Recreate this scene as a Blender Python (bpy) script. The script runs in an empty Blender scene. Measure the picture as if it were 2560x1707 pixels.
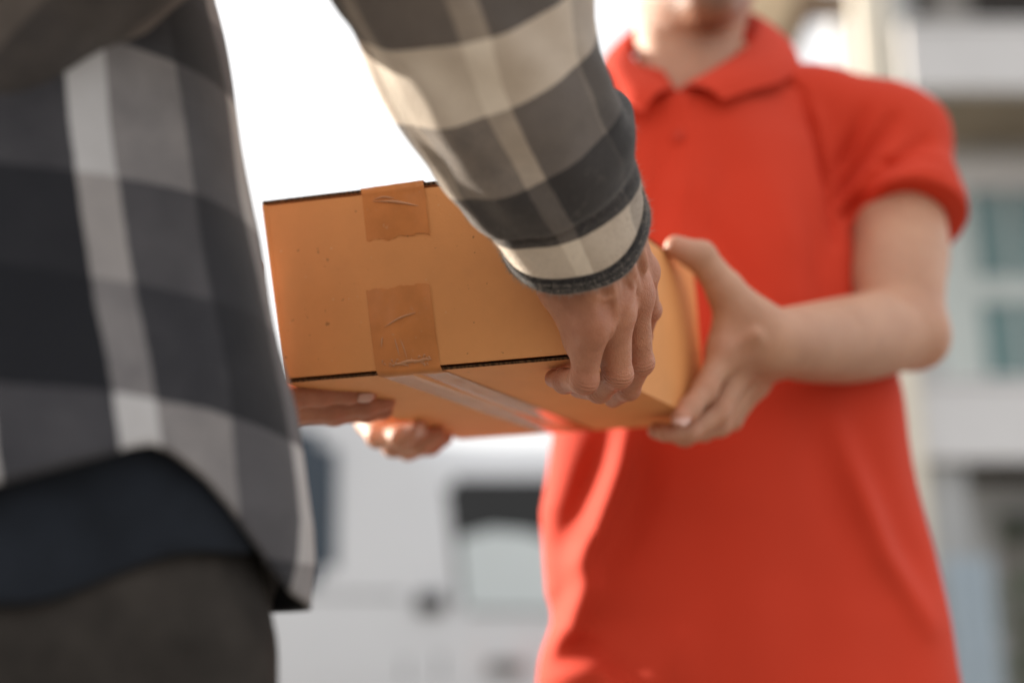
import bpy, bmesh, math, random
import numpy as np
from mathutils import Vector, Matrix
random.seed(4); rng = np.random.default_rng(4)
scene = bpy.context.scene
C = scene.collection

# ------------------------------------------------------------------ camera, sky, sun, exposure
F = 3300.0; PITCH = math.radians(15.0); CZ = 0.78
cam_d = bpy.data.cameras.new('camera'); cam = bpy.data.objects.new('camera', cam_d); C.objects.link(cam)
cam.location = (0, 0, CZ); cam.rotation_euler = (math.radians(90) + PITCH, 0, 0)
cam_d.sensor_width = 36.0; cam_d.lens = F / 2560 * 36.0
cam_d.clip_start = 0.05; cam_d.clip_end = 2000
cam_d.dof.use_dof = True; cam_d.dof.focus_distance = 0.95; cam_d.dof.aperture_fstop = 1.75
scene.camera = cam

SUN_AZ = math.radians(56); SUN_EL = math.radians(16)          # azimuth from +Y towards -X
sdir = Vector((-math.sin(SUN_AZ) * math.cos(SUN_EL), math.cos(SUN_AZ) * math.cos(SUN_EL), math.sin(SUN_EL)))
world = bpy.data.worlds.new('World'); scene.world = world; world.use_nodes = True
wn = world.node_tree; wn.nodes.clear()
wo = wn.nodes.new('ShaderNodeOutputWorld'); wb = wn.nodes.new('ShaderNodeBackground')
sky = wn.nodes.new('ShaderNodeTexSky'); sky.sky_type = 'NISHITA'; sky.sun_disc = False
sky.sun_elevation = SUN_EL; sky.sun_rotation = -SUN_AZ
sky.dust_density = 4.0; sky.air_density = 1.0; sky.ozone_density = 1.0
mixw = wn.nodes.new('ShaderNodeMixRGB'); mixw.blend_type = 'MIX'; mixw.inputs[0].default_value = 0.8
mixw.inputs[2].default_value = (6.3, 6.2, 6.1, 1)               # even white summer haze over the whole sky
wn.links.new(sky.outputs[0], mixw.inputs[1]); wn.links.new(mixw.outputs[0], wb.inputs[0])
wb.inputs[1].default_value = 0.10
wn.links.new(wb.outputs[0], wo.inputs[0])
sl = bpy.data.lights.new('sun', 'SUN'); sl.energy = 5.0; sl.angle = math.radians(0.55); sl.color = (1.0, 0.91, 0.79)
so = bpy.data.objects.new('sun', sl); C.objects.link(so)
so.rotation_euler = (-sdir).to_track_quat('-Z', 'Y').to_euler(); so.location = (-4, 3, 6)
scene.view_settings.view_transform = 'Standard'; scene.view_settings.look = 'None'
scene.view_settings.exposure = 1.2; scene.view_settings.gamma = 1.0; scene.view_settings.use_curve_mapping = False

# ------------------------------------------------------------------ pixel -> place helpers
cp, sp_ = math.cos(PITCH), math.sin(PITCH)
def P(px, py, z):                      # point at depth z along the optical axis
    X = (px - 1280) / F * z; U = -(py - 853.5) / F * z
    return np.array([X, z * cp - U * sp_, CZ + z * sp_ + U * cp])
def PY(px, py, Y):                     # point of the same ray on the plane y = Y
    d = P(px, py, 1.0) - np.array([0, 0, CZ])
    return np.array([0, 0, CZ]) + d * (Y / d[1])

# ------------------------------------------------------------------ object helpers
def tag(o, label=None, cat=None, group=None, kind=None):
    if label: o['label'] = label
    if cat: o['category'] = cat
    if group: o['group'] = group
    if kind: o['kind'] = kind
    return o
def empty(name, loc, label, cat, group=None):
    o = bpy.data.objects.new(name, None); C.objects.link(o); o.location = loc
    o.empty_display_size = 0.1
    return tag(o, label, cat, group)
bpy.context.view_layer.update()
def setpar(o, parent):
    if parent is None: return
    o.parent = parent
    m = Matrix.Identity(4); p = parent
    loc = Vector((0, 0, 0))
    while p: loc += p.location; p = p.parent
    o.location = o.location - loc if parent.type == 'EMPTY' or True else o.location
def mk(name, verts, faces, mat, parent=None, smooth=True, uv=None, attr=None):
    me = bpy.data.meshes.new(name)
    verts = np.asarray(verts, dtype=np.float32)
    if isinstance(faces, np.ndarray):
        n, k = faces.shape
        me.vertices.add(len(verts)); me.vertices.foreach_set('co', verts.ravel())
        me.loops.add(n * k); me.loops.foreach_set('vertex_index', faces.astype(np.int32).ravel())
        me.polygons.add(n); me.polygons.foreach_set('loop_start', np.arange(0, n * k, k, dtype=np.int32))
        try: me.polygons.foreach_set('loop_total', np.full(n, k, dtype=np.int32))
        except Exception: pass
        me.update(calc_edges=True)
    else:
        me.from_pydata([tuple(map(float, v)) for v in verts], [], [tuple(f) for f in faces]); me.update()
    me.validate()
    if uv is not None:
        li = np.zeros(len(me.loops), dtype=np.int32); me.loops.foreach_get('vertex_index', li)
        l = me.uv_layers.new(name='UVMap'); l.data.foreach_set('uv', np.asarray(uv, dtype=np.float32)[li].ravel())
    if attr:
        for k_, a in attr.items():
            at = me.attributes.new(k_, 'FLOAT', 'POINT'); at.data.foreach_set('value', np.asarray(a, dtype=np.float32))
    me.polygons.foreach_set('use_smooth', [smooth] * len(me.polygons))
    if mat: me.materials.append(mat)
    o = bpy.data.objects.new(name, me); C.objects.link(o)
    setpar(o, parent)
    return o
def add_mod(o, typ, **kw):
    m = o.modifiers.new(typ.lower(), typ)
    for k, v in kw.items(): setattr(m, k, v)
    return m
BOXF = [(0, 3, 2, 1), (4, 5, 6, 7), (0, 1, 5, 4), (1, 2, 6, 5), (2, 3, 7, 6), (3, 0, 4, 7)]
def box(name, x0, x1, y0, y1, z0, z1, mat, parent=None, bevel=0.004):
    v = [(x0, y0, z0), (x1, y0, z0), (x1, y1, z0), (x0, y1, z0), (x0, y0, z1), (x1, y0, z1), (x1, y1, z1), (x0, y1, z1)]
    o = mk(name, v, BOXF, mat, parent, smooth=False)
    if bevel: add_mod(o, 'BEVEL', width=bevel, segments=2)
    return o

# ------------------------------------------------------------------ signed distance bodies
def smin(a, b, k):
    if k <= 0: return np.minimum(a, b)
    h = np.maximum(k - np.abs(a - b), 0) / k
    return np.minimum(a, b) - h * h * k * 0.25
class Field:
    def __init__(s, lo, hi, h):
        s.lo = np.array(lo, float); s.h = h
        s.n = np.ceil((np.array(hi, float) - s.lo) / h).astype(int) + 1
        s.ax = [s.lo[i] + h * np.arange(s.n[i]) for i in range(3)]
        s.v = np.full(s.n, 1.0, dtype=np.float32)
    def sub(s, lo, hi):
        sl = []
        for i in range(3):
            a = int(np.clip(np.floor((lo[i] - s.lo[i]) / s.h), 0, s.n[i])); b = int(np.clip(np.ceil((hi[i] - s.lo[i]) / s.h) + 1, 0, s.n[i]))
            sl.append(slice(a, b))
        return tuple(sl)
    def pts(s, sl):
        return np.meshgrid(s.ax[0][sl[0]], s.ax[1][sl[1]], s.ax[2][sl[2]], indexing='ij', sparse=True)
    def put(s, fn, lo, hi, k, op='u'):
        m = k + 4 * s.h
        sl = s.sub(np.array(lo) - m, np.array(hi) + m)
        if any(q.stop <= q.start for q in sl): return
        X, Y, Z = s.pts(sl)
        d = fn(X, Y, Z).astype(np.float32)
        if op == 'u': s.v[sl] = smin(s.v[sl], d, k)
        elif op == 'sub': s.v[sl] = -smin(-s.v[sl], d, k)
        elif op == 'add': s.v[sl] = s.v[sl] + d
    def cap(s, a, b, r1, r2, k=0.004, flat=None, op='u'):
        a = np.array(a, float); b = np.array(b, float); ab = b - a; L2 = max(ab @ ab, 1e-12); r = max(r1, r2)
        def fn(X, Y, Z):
            dx, dy, dz = X - a[0], Y - a[1], Z - a[2]
            t = np.clip((dx * ab[0] + dy * ab[1] + dz * ab[2]) / L2, 0, 1)
            ex, ey, ez = dx - t * ab[0], dy - t * ab[1], dz - t * ab[2]
            if flat is not None:                   # squeeze: distance along axis n is multiplied by q
                n, q = flat
                w = ex * n[0] + ey * n[1] + ez * n[2]
                ex, ey, ez = ex + (q - 1) * w * n[0], ey + (q - 1) * w * n[1], ez + (q - 1) * w * n[2]
            d = np.sqrt(ex * ex + ey * ey + ez * ez) - (r1 + (r2 - r1) * t)
            return d / (max(flat[1], 1) if flat is not None else 1)
        rr = r / min(1, flat[1]) if flat is not None else r
        s.put(fn, np.minimum(a, b) - rr, np.maximum(a, b) + rr, k, op)
    def chain(s, pts, rad, k=0.004, flat=None, op='u'):
        for i in range(len(pts) - 1): s.cap(pts[i], pts[i + 1], rad[i], rad[i + 1], k, flat, op)
    def limb(s, pts, rads, k, n=26):
        t = Tmp(s); c = catmull(pts, n); r = catmull([[q] for q in rads], n)[:, 0]
        for i in range(n - 1): t.cap(c[i], c[i + 1], r[i], r[i + 1], 0.0)
        t.commit(k)
    def ell(s, c, r, R=None, k=0.005, op='u'):
        c = np.array(c, float); r = np.array(r, float); R = np.eye(3) if R is None else np.array(R)
        def fn(X, Y, Z):
            d = [X - c[0], Y - c[1], Z - c[2]]
            q = [(d[0] * R[0][i] + d[1] * R[1][i] + d[2] * R[2][i]) / r[i] for i in range(3)]
            l = np.sqrt(q[0] ** 2 + q[1] ** 2 + q[2] ** 2)
            g = np.sqrt((q[0] / r[0]) ** 2 + (q[1] / r[1]) ** 2 + (q[2] / r[2]) ** 2) + 1e-9
            return l * (l - 1) / g
        m = r.max(); s.put(fn, c - m, c + m, k, op)
    def mesh(s):
        v = s.v; ins = v < 0
        n = np.array(v.shape)
        cnt = np.zeros(n - 1, dtype=np.int8)
        offs = [(i, j, k) for i in (0, 1) for j in (0, 1) for k in (0, 1)]
        for o in offs: cnt += ins[o[0]:n[0] - 1 + o[0], o[1]:n[1] - 1 + o[1], o[2]:n[2] - 1 + o[2]]
        ids = np.argwhere((cnt > 0) & (cnt < 8))
        lin = np.full(n - 1, -1, dtype=np.int32); lin[ids[:, 0], ids[:, 1], ids[:, 2]] = np.arange(len(ids))
        acc = np.zeros((len(ids), 3)); w = np.zeros(len(ids))
        for a in offs:
            for ax in range(3):
                if a[ax]: continue
                b = list(a); b[ax] = 1
                va = v[ids[:, 0] + a[0], ids[:, 1] + a[1], ids[:, 2] + a[2]].astype(float)
                vb = v[ids[:, 0] + b[0], ids[:, 1] + b[1], ids[:, 2] + b[2]].astype(float)
                m = (va < 0) != (vb < 0)
                t = np.where(m, va / np.where(m, va - vb, 1), 0)
                p = np.array(a, float)[None].repeat(len(ids), 0); p[:, ax] += t
                acc[m] += p[m]; w[m] += 1
        V = s.lo + s.h * (ids + acc / w[:, None])
        Q = []
        for ax in range(3):
            o1, o2 = [(1, 2), (2, 0), (0, 1)][ax]
            sa = [slice(None)] * 3; sb = [slice(None)] * 3
            sa[ax] = slice(0, n[ax] - 1); sb[ax] = slice(1, n[ax])
            A = ins[tuple(sa)]; B = ins[tuple(sb)]
            e = np.argwhere(A != B)
            e = e[(e[:, o1] > 0) & (e[:, o2] > 0) & (e[:, o1] < n[o1] - 1) & (e[:, o2] < n[o2] - 1)]
            if not len(e): continue
            up = A[e[:, 0], e[:, 1], e[:, 2]]
            def cell(d1, d2):
                c = e.copy(); c[:, o1] += d1; c[:, o2] += d2
                return lin[c[:, 0], c[:, 1], c[:, 2]]
            q = np.stack([cell(-1, -1), cell(0, -1), cell(0, 0), cell(-1, 0)], 1)
            q[~up] = q[~up][:, ::-1]
            Q.append(q)
        Q = np.concatenate(Q); Q = Q[(Q >= 0).all(1)]
        us = np.unique(Q); rm_ = np.zeros(len(V), dtype=np.int64); rm_[us] = np.arange(len(us)); V = V[us]; Q = rm_[Q]
        # light smoothing
        for it in range(2):
            sm = np.zeros_like(V); c = np.zeros(len(V))
            for i in range(4):
                j = (i + 1) % 4
                np.add.at(sm, Q[:, i], V[Q[:, j]]); np.add.at(sm, Q[:, j], V[Q[:, i]])
                np.add.at(c, Q[:, i], 1); np.add.at(c, Q[:, j], 1)
            V = 0.5 * V + 0.5 * sm / np.maximum(c, 1)[:, None]
        return V, Q
def merge(parts):
    V = []; Q = []; n = 0
    for v, q in parts: V.append(v); Q.append(q + n); n += len(v)
    return np.concatenate(V), np.concatenate(Q)
def polydist2(x, z, poly):             # 2D distance to a polyline, with parameter
    best = None; par = None; L = 0
    tot = sum(np.hypot(poly[i + 1][0] - poly[i][0], poly[i + 1][1] - poly[i][1]) for i in range(len(poly) - 1))
    for i in range(len(poly) - 1):
        ax, az = poly[i]; bx, bz = poly[i + 1]; l = np.hypot(bx - ax, bz - az) + 1e-9
        t = np.clip(((x - ax) * (bx - ax) + (z - az) * (bz - az)) / l ** 2, 0, 1)
        d = np.hypot(x - ax - t * (bx - ax), z - az - t * (bz - az))
        if best is None: best = d; par = t * l / tot
        else: par = np.where(d < best, (L + t * l) / tot, par); best = np.minimum(best, d)
        L += l
    return best, par
def catmull(pts, n):
    pts = np.array(pts, float); P0 = np.vstack([2 * pts[0] - pts[1], pts, 2 * pts[-1] - pts[-2]])
    out = []; m = len(pts) - 1
    for u in np.linspace(0, m, n):
        i = min(int(u), m - 1); t = u - i
        a, b, c, d = P0[i], P0[i + 1], P0[i + 2], P0[i + 3]
        out.append(0.5 * (2 * b + (c - a) * t + (2 * a - 5 * b + 4 * c - d) * t ** 2 + (3 * b - a - 3 * c + d) * t ** 3))
    return np.array(out)
_nd = rng.normal(size=(24, 3)); _np = rng.uniform(0, 6.28, 24)
def wob(p, f, n=8, s=0):               # smooth pseudo-noise
    o = 0
    for i in range(n): o = o + np.sin(f * (p @ _nd[(i + s) % 24]) * (0.6 + 0.12 * i) + _np[(i + s) % 24])
    return o / n
def grid_faces(n, m, wrap):
    i, j = np.meshgrid(np.arange(n - 1), np.arange(m if wrap else m - 1), indexing='ij'); i = i.ravel(); j = j.ravel(); j2 = (j + 1) % m
    return np.stack([i * m + j, i * m + j2, (i + 1) * m + j2, (i + 1) * m + j], 1)

# ------------------------------------------------------------------ materials
def nmat(name):
    m = bpy.data.materials.new(name); m.use_nodes = True
    nt = m.node_tree; b = nt.nodes['Principled BSDF']
    return m, nt, b
def N(nt, t, **kw):
    n = nt.nodes.new(t)
    for k, v in kw.items(): setattr(n, k, v)
    return n
def noise(nt, scale, detail=4, rough=0.55, coord='Object'):
    tc = N(nt, 'ShaderNodeTexCoord'); n = N(nt, 'ShaderNodeTexNoise'); n.inputs['Scale'].default_value = scale
    n.inputs['Detail'].default_value = detail; n.inputs['Roughness'].default_value = rough
    nt.links.new(tc.outputs[coord], n.inputs['Vector']); return n
def ramp(nt, src, stops, interp='LINEAR'):
    r = N(nt, 'ShaderNodeValToRGB'); r.color_ramp.interpolation = interp
    e = r.color_ramp.elements
    while len(e) > 1: e.remove(e[-1])
    e[0].position = stops[0][0]; c = stops[0][1]; e[0].color = (*c, 1) if not np.isscalar(c) else (c, c, c, 1)
    for p, c in stops[1:]:
        q = e.new(p); q.color = (*c, 1) if not np.isscalar(c) else (c, c, c, 1)
    if src is not None: nt.links.new(src, r.inputs[0])
    return r
def bump(nt, b, src, strength, dist):
    bp = N(nt, 'ShaderNodeBump'); bp.inputs['Strength'].default_value = strength; bp.inputs['Distance'].default_value = dist
    nt.links.new(src, bp.inputs['Height']); nt.links.new(bp.outputs[0], b.inputs['Normal']); return bp
def simple(name, col, rough=0.6, metal=0.0, var=0.12, scale=8.0, bumpd=0.0, bscale=60, spec=0.5, coat=0.0):
    m, nt, b = nmat(name)
    n = noise(nt, scale)
    lo = tuple(max(c * (1 - var), 0) for c in col); hi = tuple(min(c * (1 + var), 1) for c in col)
    r = ramp(nt, n.outputs['Fac'], [(0.3, lo), (0.7, hi)])
    nt.links.new(r.outputs[0], b.inputs['Base Color'])
    b.inputs['Roughness'].default_value = rough; b.inputs['Metallic'].default_value = metal
    b.inputs['Specular IOR Level'].default_value = spec; b.inputs['Coat Weight'].default_value = coat
    if bumpd: bump(nt, b, noise(nt, bscale, 6).outputs['Fac'], 0.6, bumpd)
    return m
def skin_mat(name, col, redcol, rough=0.5, mot=1.0):
    # 'kc' = distance along the finger from a joint, 'km' = how close the joint is: fine knuckle creases
    m, nt, b = nmat(name)
    n = noise(nt, 45 if mot == 1 else 22, 5, 0.6)
    lo = (col[0] * (1 - .16 * mot), col[1] * (1 - .24 * mot), col[2] * (1 - .26 * mot)); hi = tuple(min(1, c * (1 + .12 * mot)) for c in col)
    r = ramp(nt, n.outputs['Fac'], [(0.32, lo), (0.68, hi)])
    at = N(nt, 'ShaderNodeAttribute'); at.attribute_name = 'red'
    mx = N(nt, 'ShaderNodeMixRGB'); nt.links.new(at.outputs['Fac'], mx.inputs[0]); nt.links.new(r.outputs[0], mx.inputs[1])
    mx.inputs[2].default_value = (*redcol, 1)
    st = N(nt, 'ShaderNodeAttribute'); st.attribute_name = 'chin_shadow_hair'; mx2 = N(nt, 'ShaderNodeMixRGB'); nt.links.new(st.outputs['Fac'], mx2.inputs[0]); nt.links.new(mx.outputs[0], mx2.inputs[1])
    mx2.inputs[2].default_value = (0.10, 0.055, 0.042, 1)  # dark tint: painted shadow on chin and jaw, hair on the forearm
    nt.links.new(mx2.outputs[0], b.inputs['Base Color'])
    b.inputs['Subsurface Weight'].default_value = 0.22; b.inputs['Subsurface Radius'].default_value = (1.0, 0.35, 0.2); b.inputs['Subsurface Scale'].default_value = 0.004
    b.inputs['Roughness'].default_value = rough; b.inputs['Specular IOR Level'].default_value = 0.42
    v = N(nt, 'ShaderNodeTexVoronoi'); v.inputs['Scale'].default_value = 900; tc = N(nt, 'ShaderNodeTexCoord'); nt.links.new(tc.outputs['Object'], v.inputs['Vector'])
    n2 = noise(nt, 260, 5, 0.6); ad = N(nt, 'ShaderNodeMath', operation='ADD')
    nt.links.new(v.outputs['Distance'], ad.inputs[0]); nt.links.new(n2.outputs['Fac'], ad.inputs[1])
    kc = N(nt, 'ShaderNodeAttribute'); kc.attribute_name = 'kc'; km = N(nt, 'ShaderNodeAttribute'); km.attribute_name = 'km'
    n4 = noise(nt, 160, 3); ph = N(nt, 'ShaderNodeMath', operation='MULTIPLY_ADD'); ph.inputs[1].default_value = 2200.0
    n4m = N(nt, 'ShaderNodeMath', operation='MULTIPLY'); n4m.inputs[1].default_value = 7.0; nt.links.new(n4.outputs['Fac'], n4m.inputs[0])
    nt.links.new(kc.outputs['Fac'], ph.inputs[0]); nt.links.new(n4m.outputs[0], ph.inputs[2])
    sn = N(nt, 'ShaderNodeMath', operation='SINE'); nt.links.new(ph.outputs[0], sn.inputs[0])
    cm = N(nt, 'ShaderNodeMath', operation='MULTIPLY'); nt.links.new(sn.outputs[0], cm.inputs[0]); nt.links.new(km.outputs['Fac'], cm.inputs[1])
    a2 = N(nt, 'ShaderNodeMath', operation='MULTIPLY_ADD'); a2.inputs[1].default_value = 0.9; nt.links.new(cm.outputs[0], a2.inputs[0]); nt.links.new(ad.outputs[0], a2.inputs[2])
    n5 = noise(nt, 85, 4, .6); a3 = N(nt, 'ShaderNodeMath', operation='MULTIPLY_ADD'); a3.inputs[1].default_value = 1.6 * mot; nt.links.new(n5.outputs['Fac'], a3.inputs[0]); nt.links.new(a2.outputs[0], a3.inputs[2])
    bump(nt, b, a3.outputs[0], 0.5, 0.0008)
    return m
def crease_attr(V, chains):
    kc = np.zeros(len(V)); km = np.zeros(len(V))
    for ch in chains:
        for i in (1, 2):
            d = ch[i + 1] - ch[i - 1]; d = d / np.linalg.norm(d); w = V - ch[i]
            m = np.exp(-((w @ d) / .0055) ** 2) * ((w ** 2).sum(1) < .016 ** 2)
            b_ = m > km; kc[b_] = (w @ d)[b_]; km[b_] = m[b_]
    return kc, km
M = {}
M['skin_c'] = skin_mat('customer_skin', (0.47, 0.210, 0.120), (0.45, 0.14, 0.08), 0.44)
M['skin_m'] = skin_mat('courier_skin', (0.52, 0.282, 0.178), (0.53, 0.20, 0.12), 0.46, .6)
M['nail'] = simple('nail', (0.62, 0.37, 0.30), 0.3, var=0.05)
M['hair'] = simple('hair', (0.02, 0.015, 0.012), 0.45, var=0.3, scale=80, bumpd=0.004, bscale=150)
M['lip'] = simple('lip', (0.36, 0.13, 0.10), 0.45)

def plaid_mat(name, rows_, rper, cols_, cper, ou=0.0, ov=0.0, dark=(1.0, 1.0, 1.0), rw=.6):
    m, nt, b = nmat(name)
    uv = N(nt, 'ShaderNodeUVMap'); sx = N(nt, 'ShaderNodeSeparateXYZ')
    dn = noise(nt, 60, 3); dsub = N(nt, 'ShaderNodeVectorMath', operation='SCALE'); dsub.inputs['Scale'].default_value = 0.0018
    nt.links.new(dn.outputs['Color'], dsub.inputs[0]); ad = N(nt, 'ShaderNodeVectorMath', operation='ADD')
    nt.links.new(uv.outputs[0], ad.inputs[0]); nt.links.new(dsub.outputs[0], ad.inputs[1]); nt.links.new(ad.outputs[0], sx.inputs[0])
    def band(out, off, per, stops):
        a = N(nt, 'ShaderNodeMath', operation='ADD'); a.inputs[1].default_value = off; nt.links.new(out, a.inputs[0])
        d = N(nt, 'ShaderNodeMath', operation='DIVIDE'); d.inputs[1].default_value = per; nt.links.new(a.outputs[0], d.inputs[0])
        f = N(nt, 'ShaderNodeMath', operation='FRACT'); nt.links.new(d.outputs[0], f.inputs[0])
        return ramp(nt, f.outputs[0], stops, 'CONSTANT')
    # rows along the length, measured up from the hem: pale, black, mid, pale...
    rowr = band(sx.outputs[0], ou, rper, rows_)
    colr = band(sx.outputs[1], ov, cper, cols_)
    mx = N(nt, 'ShaderNodeMath', operation='MULTIPLY_ADD'); mx.inputs[1].default_value = rw
    h = N(nt, 'ShaderNodeMath', operation='MULTIPLY'); h.inputs[1].default_value = 1 - rw
    nt.links.new(colr.outputs[0], h.inputs[0]); nt.links.new(rowr.outputs[0], mx.inputs[0]); nt.links.new(h.outputs[0], mx.inputs[2])
    # napped flannel: soft mottling
    n2 = noise(nt, 420, 4, 0.7); n3 = noise(nt, 38, 3)
    j = N(nt, 'ShaderNodeMath', operation='MULTIPLY_ADD'); j.inputs[1].default_value = 0.10; j.inputs[2].default_value = -0.05
    nt.links.new(n2.outputs['Fac'], j.inputs[0]); k = N(nt, 'ShaderNodeMath', operation='ADD'); nt.links.new(mx.outputs[0], k.inputs[0]); nt.links.new(j.outputs[0], k.inputs[1])
    j3 = N(nt, 'ShaderNodeMath', operation='MULTIPLY_ADD'); j3.inputs[1].default_value = 0.16; j3.inputs[2].default_value = -0.08
    nt.links.new(n3.outputs['Fac'], j3.inputs[0]); k3 = N(nt, 'ShaderNodeMath', operation='ADD'); nt.links.new(k.outputs[0], k3.inputs[0]); nt.links.new(j3.outputs[0], k3.inputs[1])
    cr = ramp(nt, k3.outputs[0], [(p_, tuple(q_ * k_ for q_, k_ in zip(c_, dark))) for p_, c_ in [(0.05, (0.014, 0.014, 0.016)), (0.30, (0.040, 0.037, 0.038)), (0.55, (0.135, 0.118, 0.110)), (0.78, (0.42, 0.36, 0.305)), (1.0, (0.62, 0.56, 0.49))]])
    nt.links.new(cr.outputs[0], b.inputs['Base Color'])
    b.inputs['Roughness'].default_value = 0.95; b.inputs['Specular IOR Level'].default_value = 0.15
    b.inputs['Sheen Weight'].default_value = 0.25; b.inputs['Sheen Roughness'].default_value = 0.5; b.inputs['Sheen Tint'].default_value = (0.8, 0.78, 0.76, 1)
    bump(nt, b, n2.outputs['Fac'], 0.7, 0.0012)
    return m
ROWS = [(0.0, 0.95), (0.365, 0.0), (0.66, 0.32)]
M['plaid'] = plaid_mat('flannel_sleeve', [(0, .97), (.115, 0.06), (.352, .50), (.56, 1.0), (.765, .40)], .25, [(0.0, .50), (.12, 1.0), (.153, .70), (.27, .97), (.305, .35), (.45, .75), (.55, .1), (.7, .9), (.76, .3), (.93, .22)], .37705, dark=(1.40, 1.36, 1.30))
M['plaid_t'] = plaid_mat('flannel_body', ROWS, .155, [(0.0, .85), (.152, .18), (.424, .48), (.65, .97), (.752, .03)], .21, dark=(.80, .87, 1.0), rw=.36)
M['lining'] = simple('flannel_dark', (0.028, 0.026, 0.027), 0.95, var=0.5, scale=180, bumpd=0.0012, bscale=420, spec=0.15)
M['lining'].node_tree.nodes['Principled BSDF'].inputs['Sheen Weight'].default_value = 0.2
M['pale'] = simple('flannel_pale', (0.42, 0.36, 0.31), 0.95, var=0.2, scale=120, bumpd=0.0012, bscale=420, spec=0.15)
def knit(name, col):
    m, nt, b = nmat(name)
    n = noise(nt, 6, 3); r = ramp(nt, n.outputs['Fac'], [(0.3, tuple(c * 0.93 for c in col)), (0.7, col)])
    nt.links.new(r.outputs[0], b.inputs['Base Color']); b.inputs['Roughness'].default_value = 0.85; b.inputs['Specular IOR Level'].default_value = 0.25
    b.inputs['Sheen Weight'].default_value = 0.04; b.inputs['Sheen Tint'].default_value = (1.0, 0.4, 0.3, 1)
    bump(nt, b, noise(nt, 900, 2).outputs['Fac'], 0.4, 0.0008); return m
M['red'] = knit('red_pique', (0.60, 0.046, 0.018))
M['red_dark'] = knit('red_button', (0.56, 0.055, 0.03))
M['navy'] = simple('navy_tee', (0.012, 0.015, 0.021), 0.9, var=0.25, scale=30, spec=0.2)
M['pants_c'] = simple('charcoal_trousers', (0.027, 0.023, 0.020), 0.9, var=0.5, scale=22, bumpd=0.001, bscale=500, spec=0.2)
M['pants_m'] = simple('navy_trousers', (0.02, 0.022, 0.03), 0.9, var=0.25, scale=30, spec=0.2)
M['shoe'] = simple('shoe_leather', (0.03, 0.027, 0.025), 0.5, bumpd=0.001)

def card_mat(name, col):
    m, nt, b = nmat(name)
    n = noise(nt, 16, 5, 0.6); r = ramp(nt, n.outputs['Fac'], [(0.3, tuple(c * 0.93 for c in col)), (0.7, tuple(min(1, c * 1.05) for c in col))])
    fl = noise(nt, 170, 2, 0.5); rf = ramp(nt, fl.outputs['Fac'], [(0.245, 0.45), (0.275, 1.0)])
    fl2 = noise(nt, 240, 2, 0.5); rf2 = ramp(nt, fl2.outputs['Fac'], [(0.745, 0.0), (0.77, 1.0)])
    mu = N(nt, 'ShaderNodeMixRGB', blend_type='MULTIPLY'); mu.inputs[0].default_value = 0.8
    nt.links.new(r.outputs[0], mu.inputs[1]); nt.links.new(rf.outputs[0], mu.inputs[2])
    mx = N(nt, 'ShaderNodeMixRGB'); nt.links.new(rf2.outputs[0], mx.inputs[0]); nt.links.new(mu.outputs[0], mx.inputs[1]); mx.inputs[2].default_value = (0.72, 0.45, 0.26, 1)
    nt.links.new(mx.outputs[0], b.inputs['Base Color']); b.inputs['Roughness'].default_value = 0.62; b.inputs['Specular IOR Level'].default_value = 0.35
    f = noise(nt, 700, 4, 0.7); w = noise(nt, 20, 2)
    ad = N(nt, 'ShaderNodeMath', operation='MULTIPLY_ADD'); ad.inputs[1].default_value = 2.0; nt.links.new(w.outputs['Fac'], ad.inputs[0]); nt.links.new(f.outputs['Fac'], ad.inputs[2])
    bump(nt, b, ad.outputs[0], 0.35, 0.0006)
    return m
M['card'] = card_mat('cardboard', (0.74, 0.325, 0.112))
def edge_mat():
    m, nt, b = nmat('corrugated_edge')
    tc = N(nt, 'ShaderNodeTexCoord'); w = N(nt, 'ShaderNodeTexWave'); w.inputs['Scale'].default_value = 90; w.inputs['Distortion'].default_value = 12; w.inputs['Detail'].default_value = 4
    nt.links.new(tc.outputs['Object'], w.inputs['Vector'])
    r = ramp(nt, w.outputs['Fac'], [(0.3, (0.035, 0.018, 0.009)), (0.8, (0.13, 0.065, 0.03))])
    nt.links.new(r.outputs[0], b.inputs['Base Color']); b.inputs['Roughness'].default_value = 0.95; b.inputs['Specular IOR Level'].default_value = 0.1
    return m
M['edge'] = edge_mat()
def tape_mat(name, col, mixt):
    m, nt, b = nmat(name)
    n = noise(nt, 35, 4, 0.6); r = ramp(nt, n.outputs['Fac'], [(0.3, tuple(c * 0.85 for c in col)), (0.72, tuple(min(1, c * 1.1) for c in col))])
    # trapped air shows as small paler flecks
    v = noise(nt, 300, 3, 0.6); rv = ramp(nt, v.outputs['Fac'], [(0.66, 0.0), (0.72, 0.55)])
    mx = N(nt, 'ShaderNodeMixRGB'); nt.links.new(rv.outputs[0], mx.inputs[0]); nt.links.new(r.outputs[0], mx.inputs[1]); mx.inputs[2].default_value = (0.6, 0.36, 0.2, 1)
    nt.links.new(mx.outputs[0], b.inputs['Base Color'])
    b.inputs['Specular IOR Level'].default_value = 0.6; b.inputs['IOR'].default_value = 1.5
    n3 = noise(nt, 55, 4, 0.7); rr = ramp(nt, n3.outputs['Fac'], [(0.35, 0.05), (0.7, 0.22)]); nt.links.new(rr.outputs[0], b.inputs['Roughness'])
    bump(nt, b, noise(nt, 90, 5, 0.6).outputs['Fac'], 0.35, 0.0004)
    return m
M['tape'] = tape_mat('packing_tape', (0.64, 0.25, 0.08), 0.5)

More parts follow.
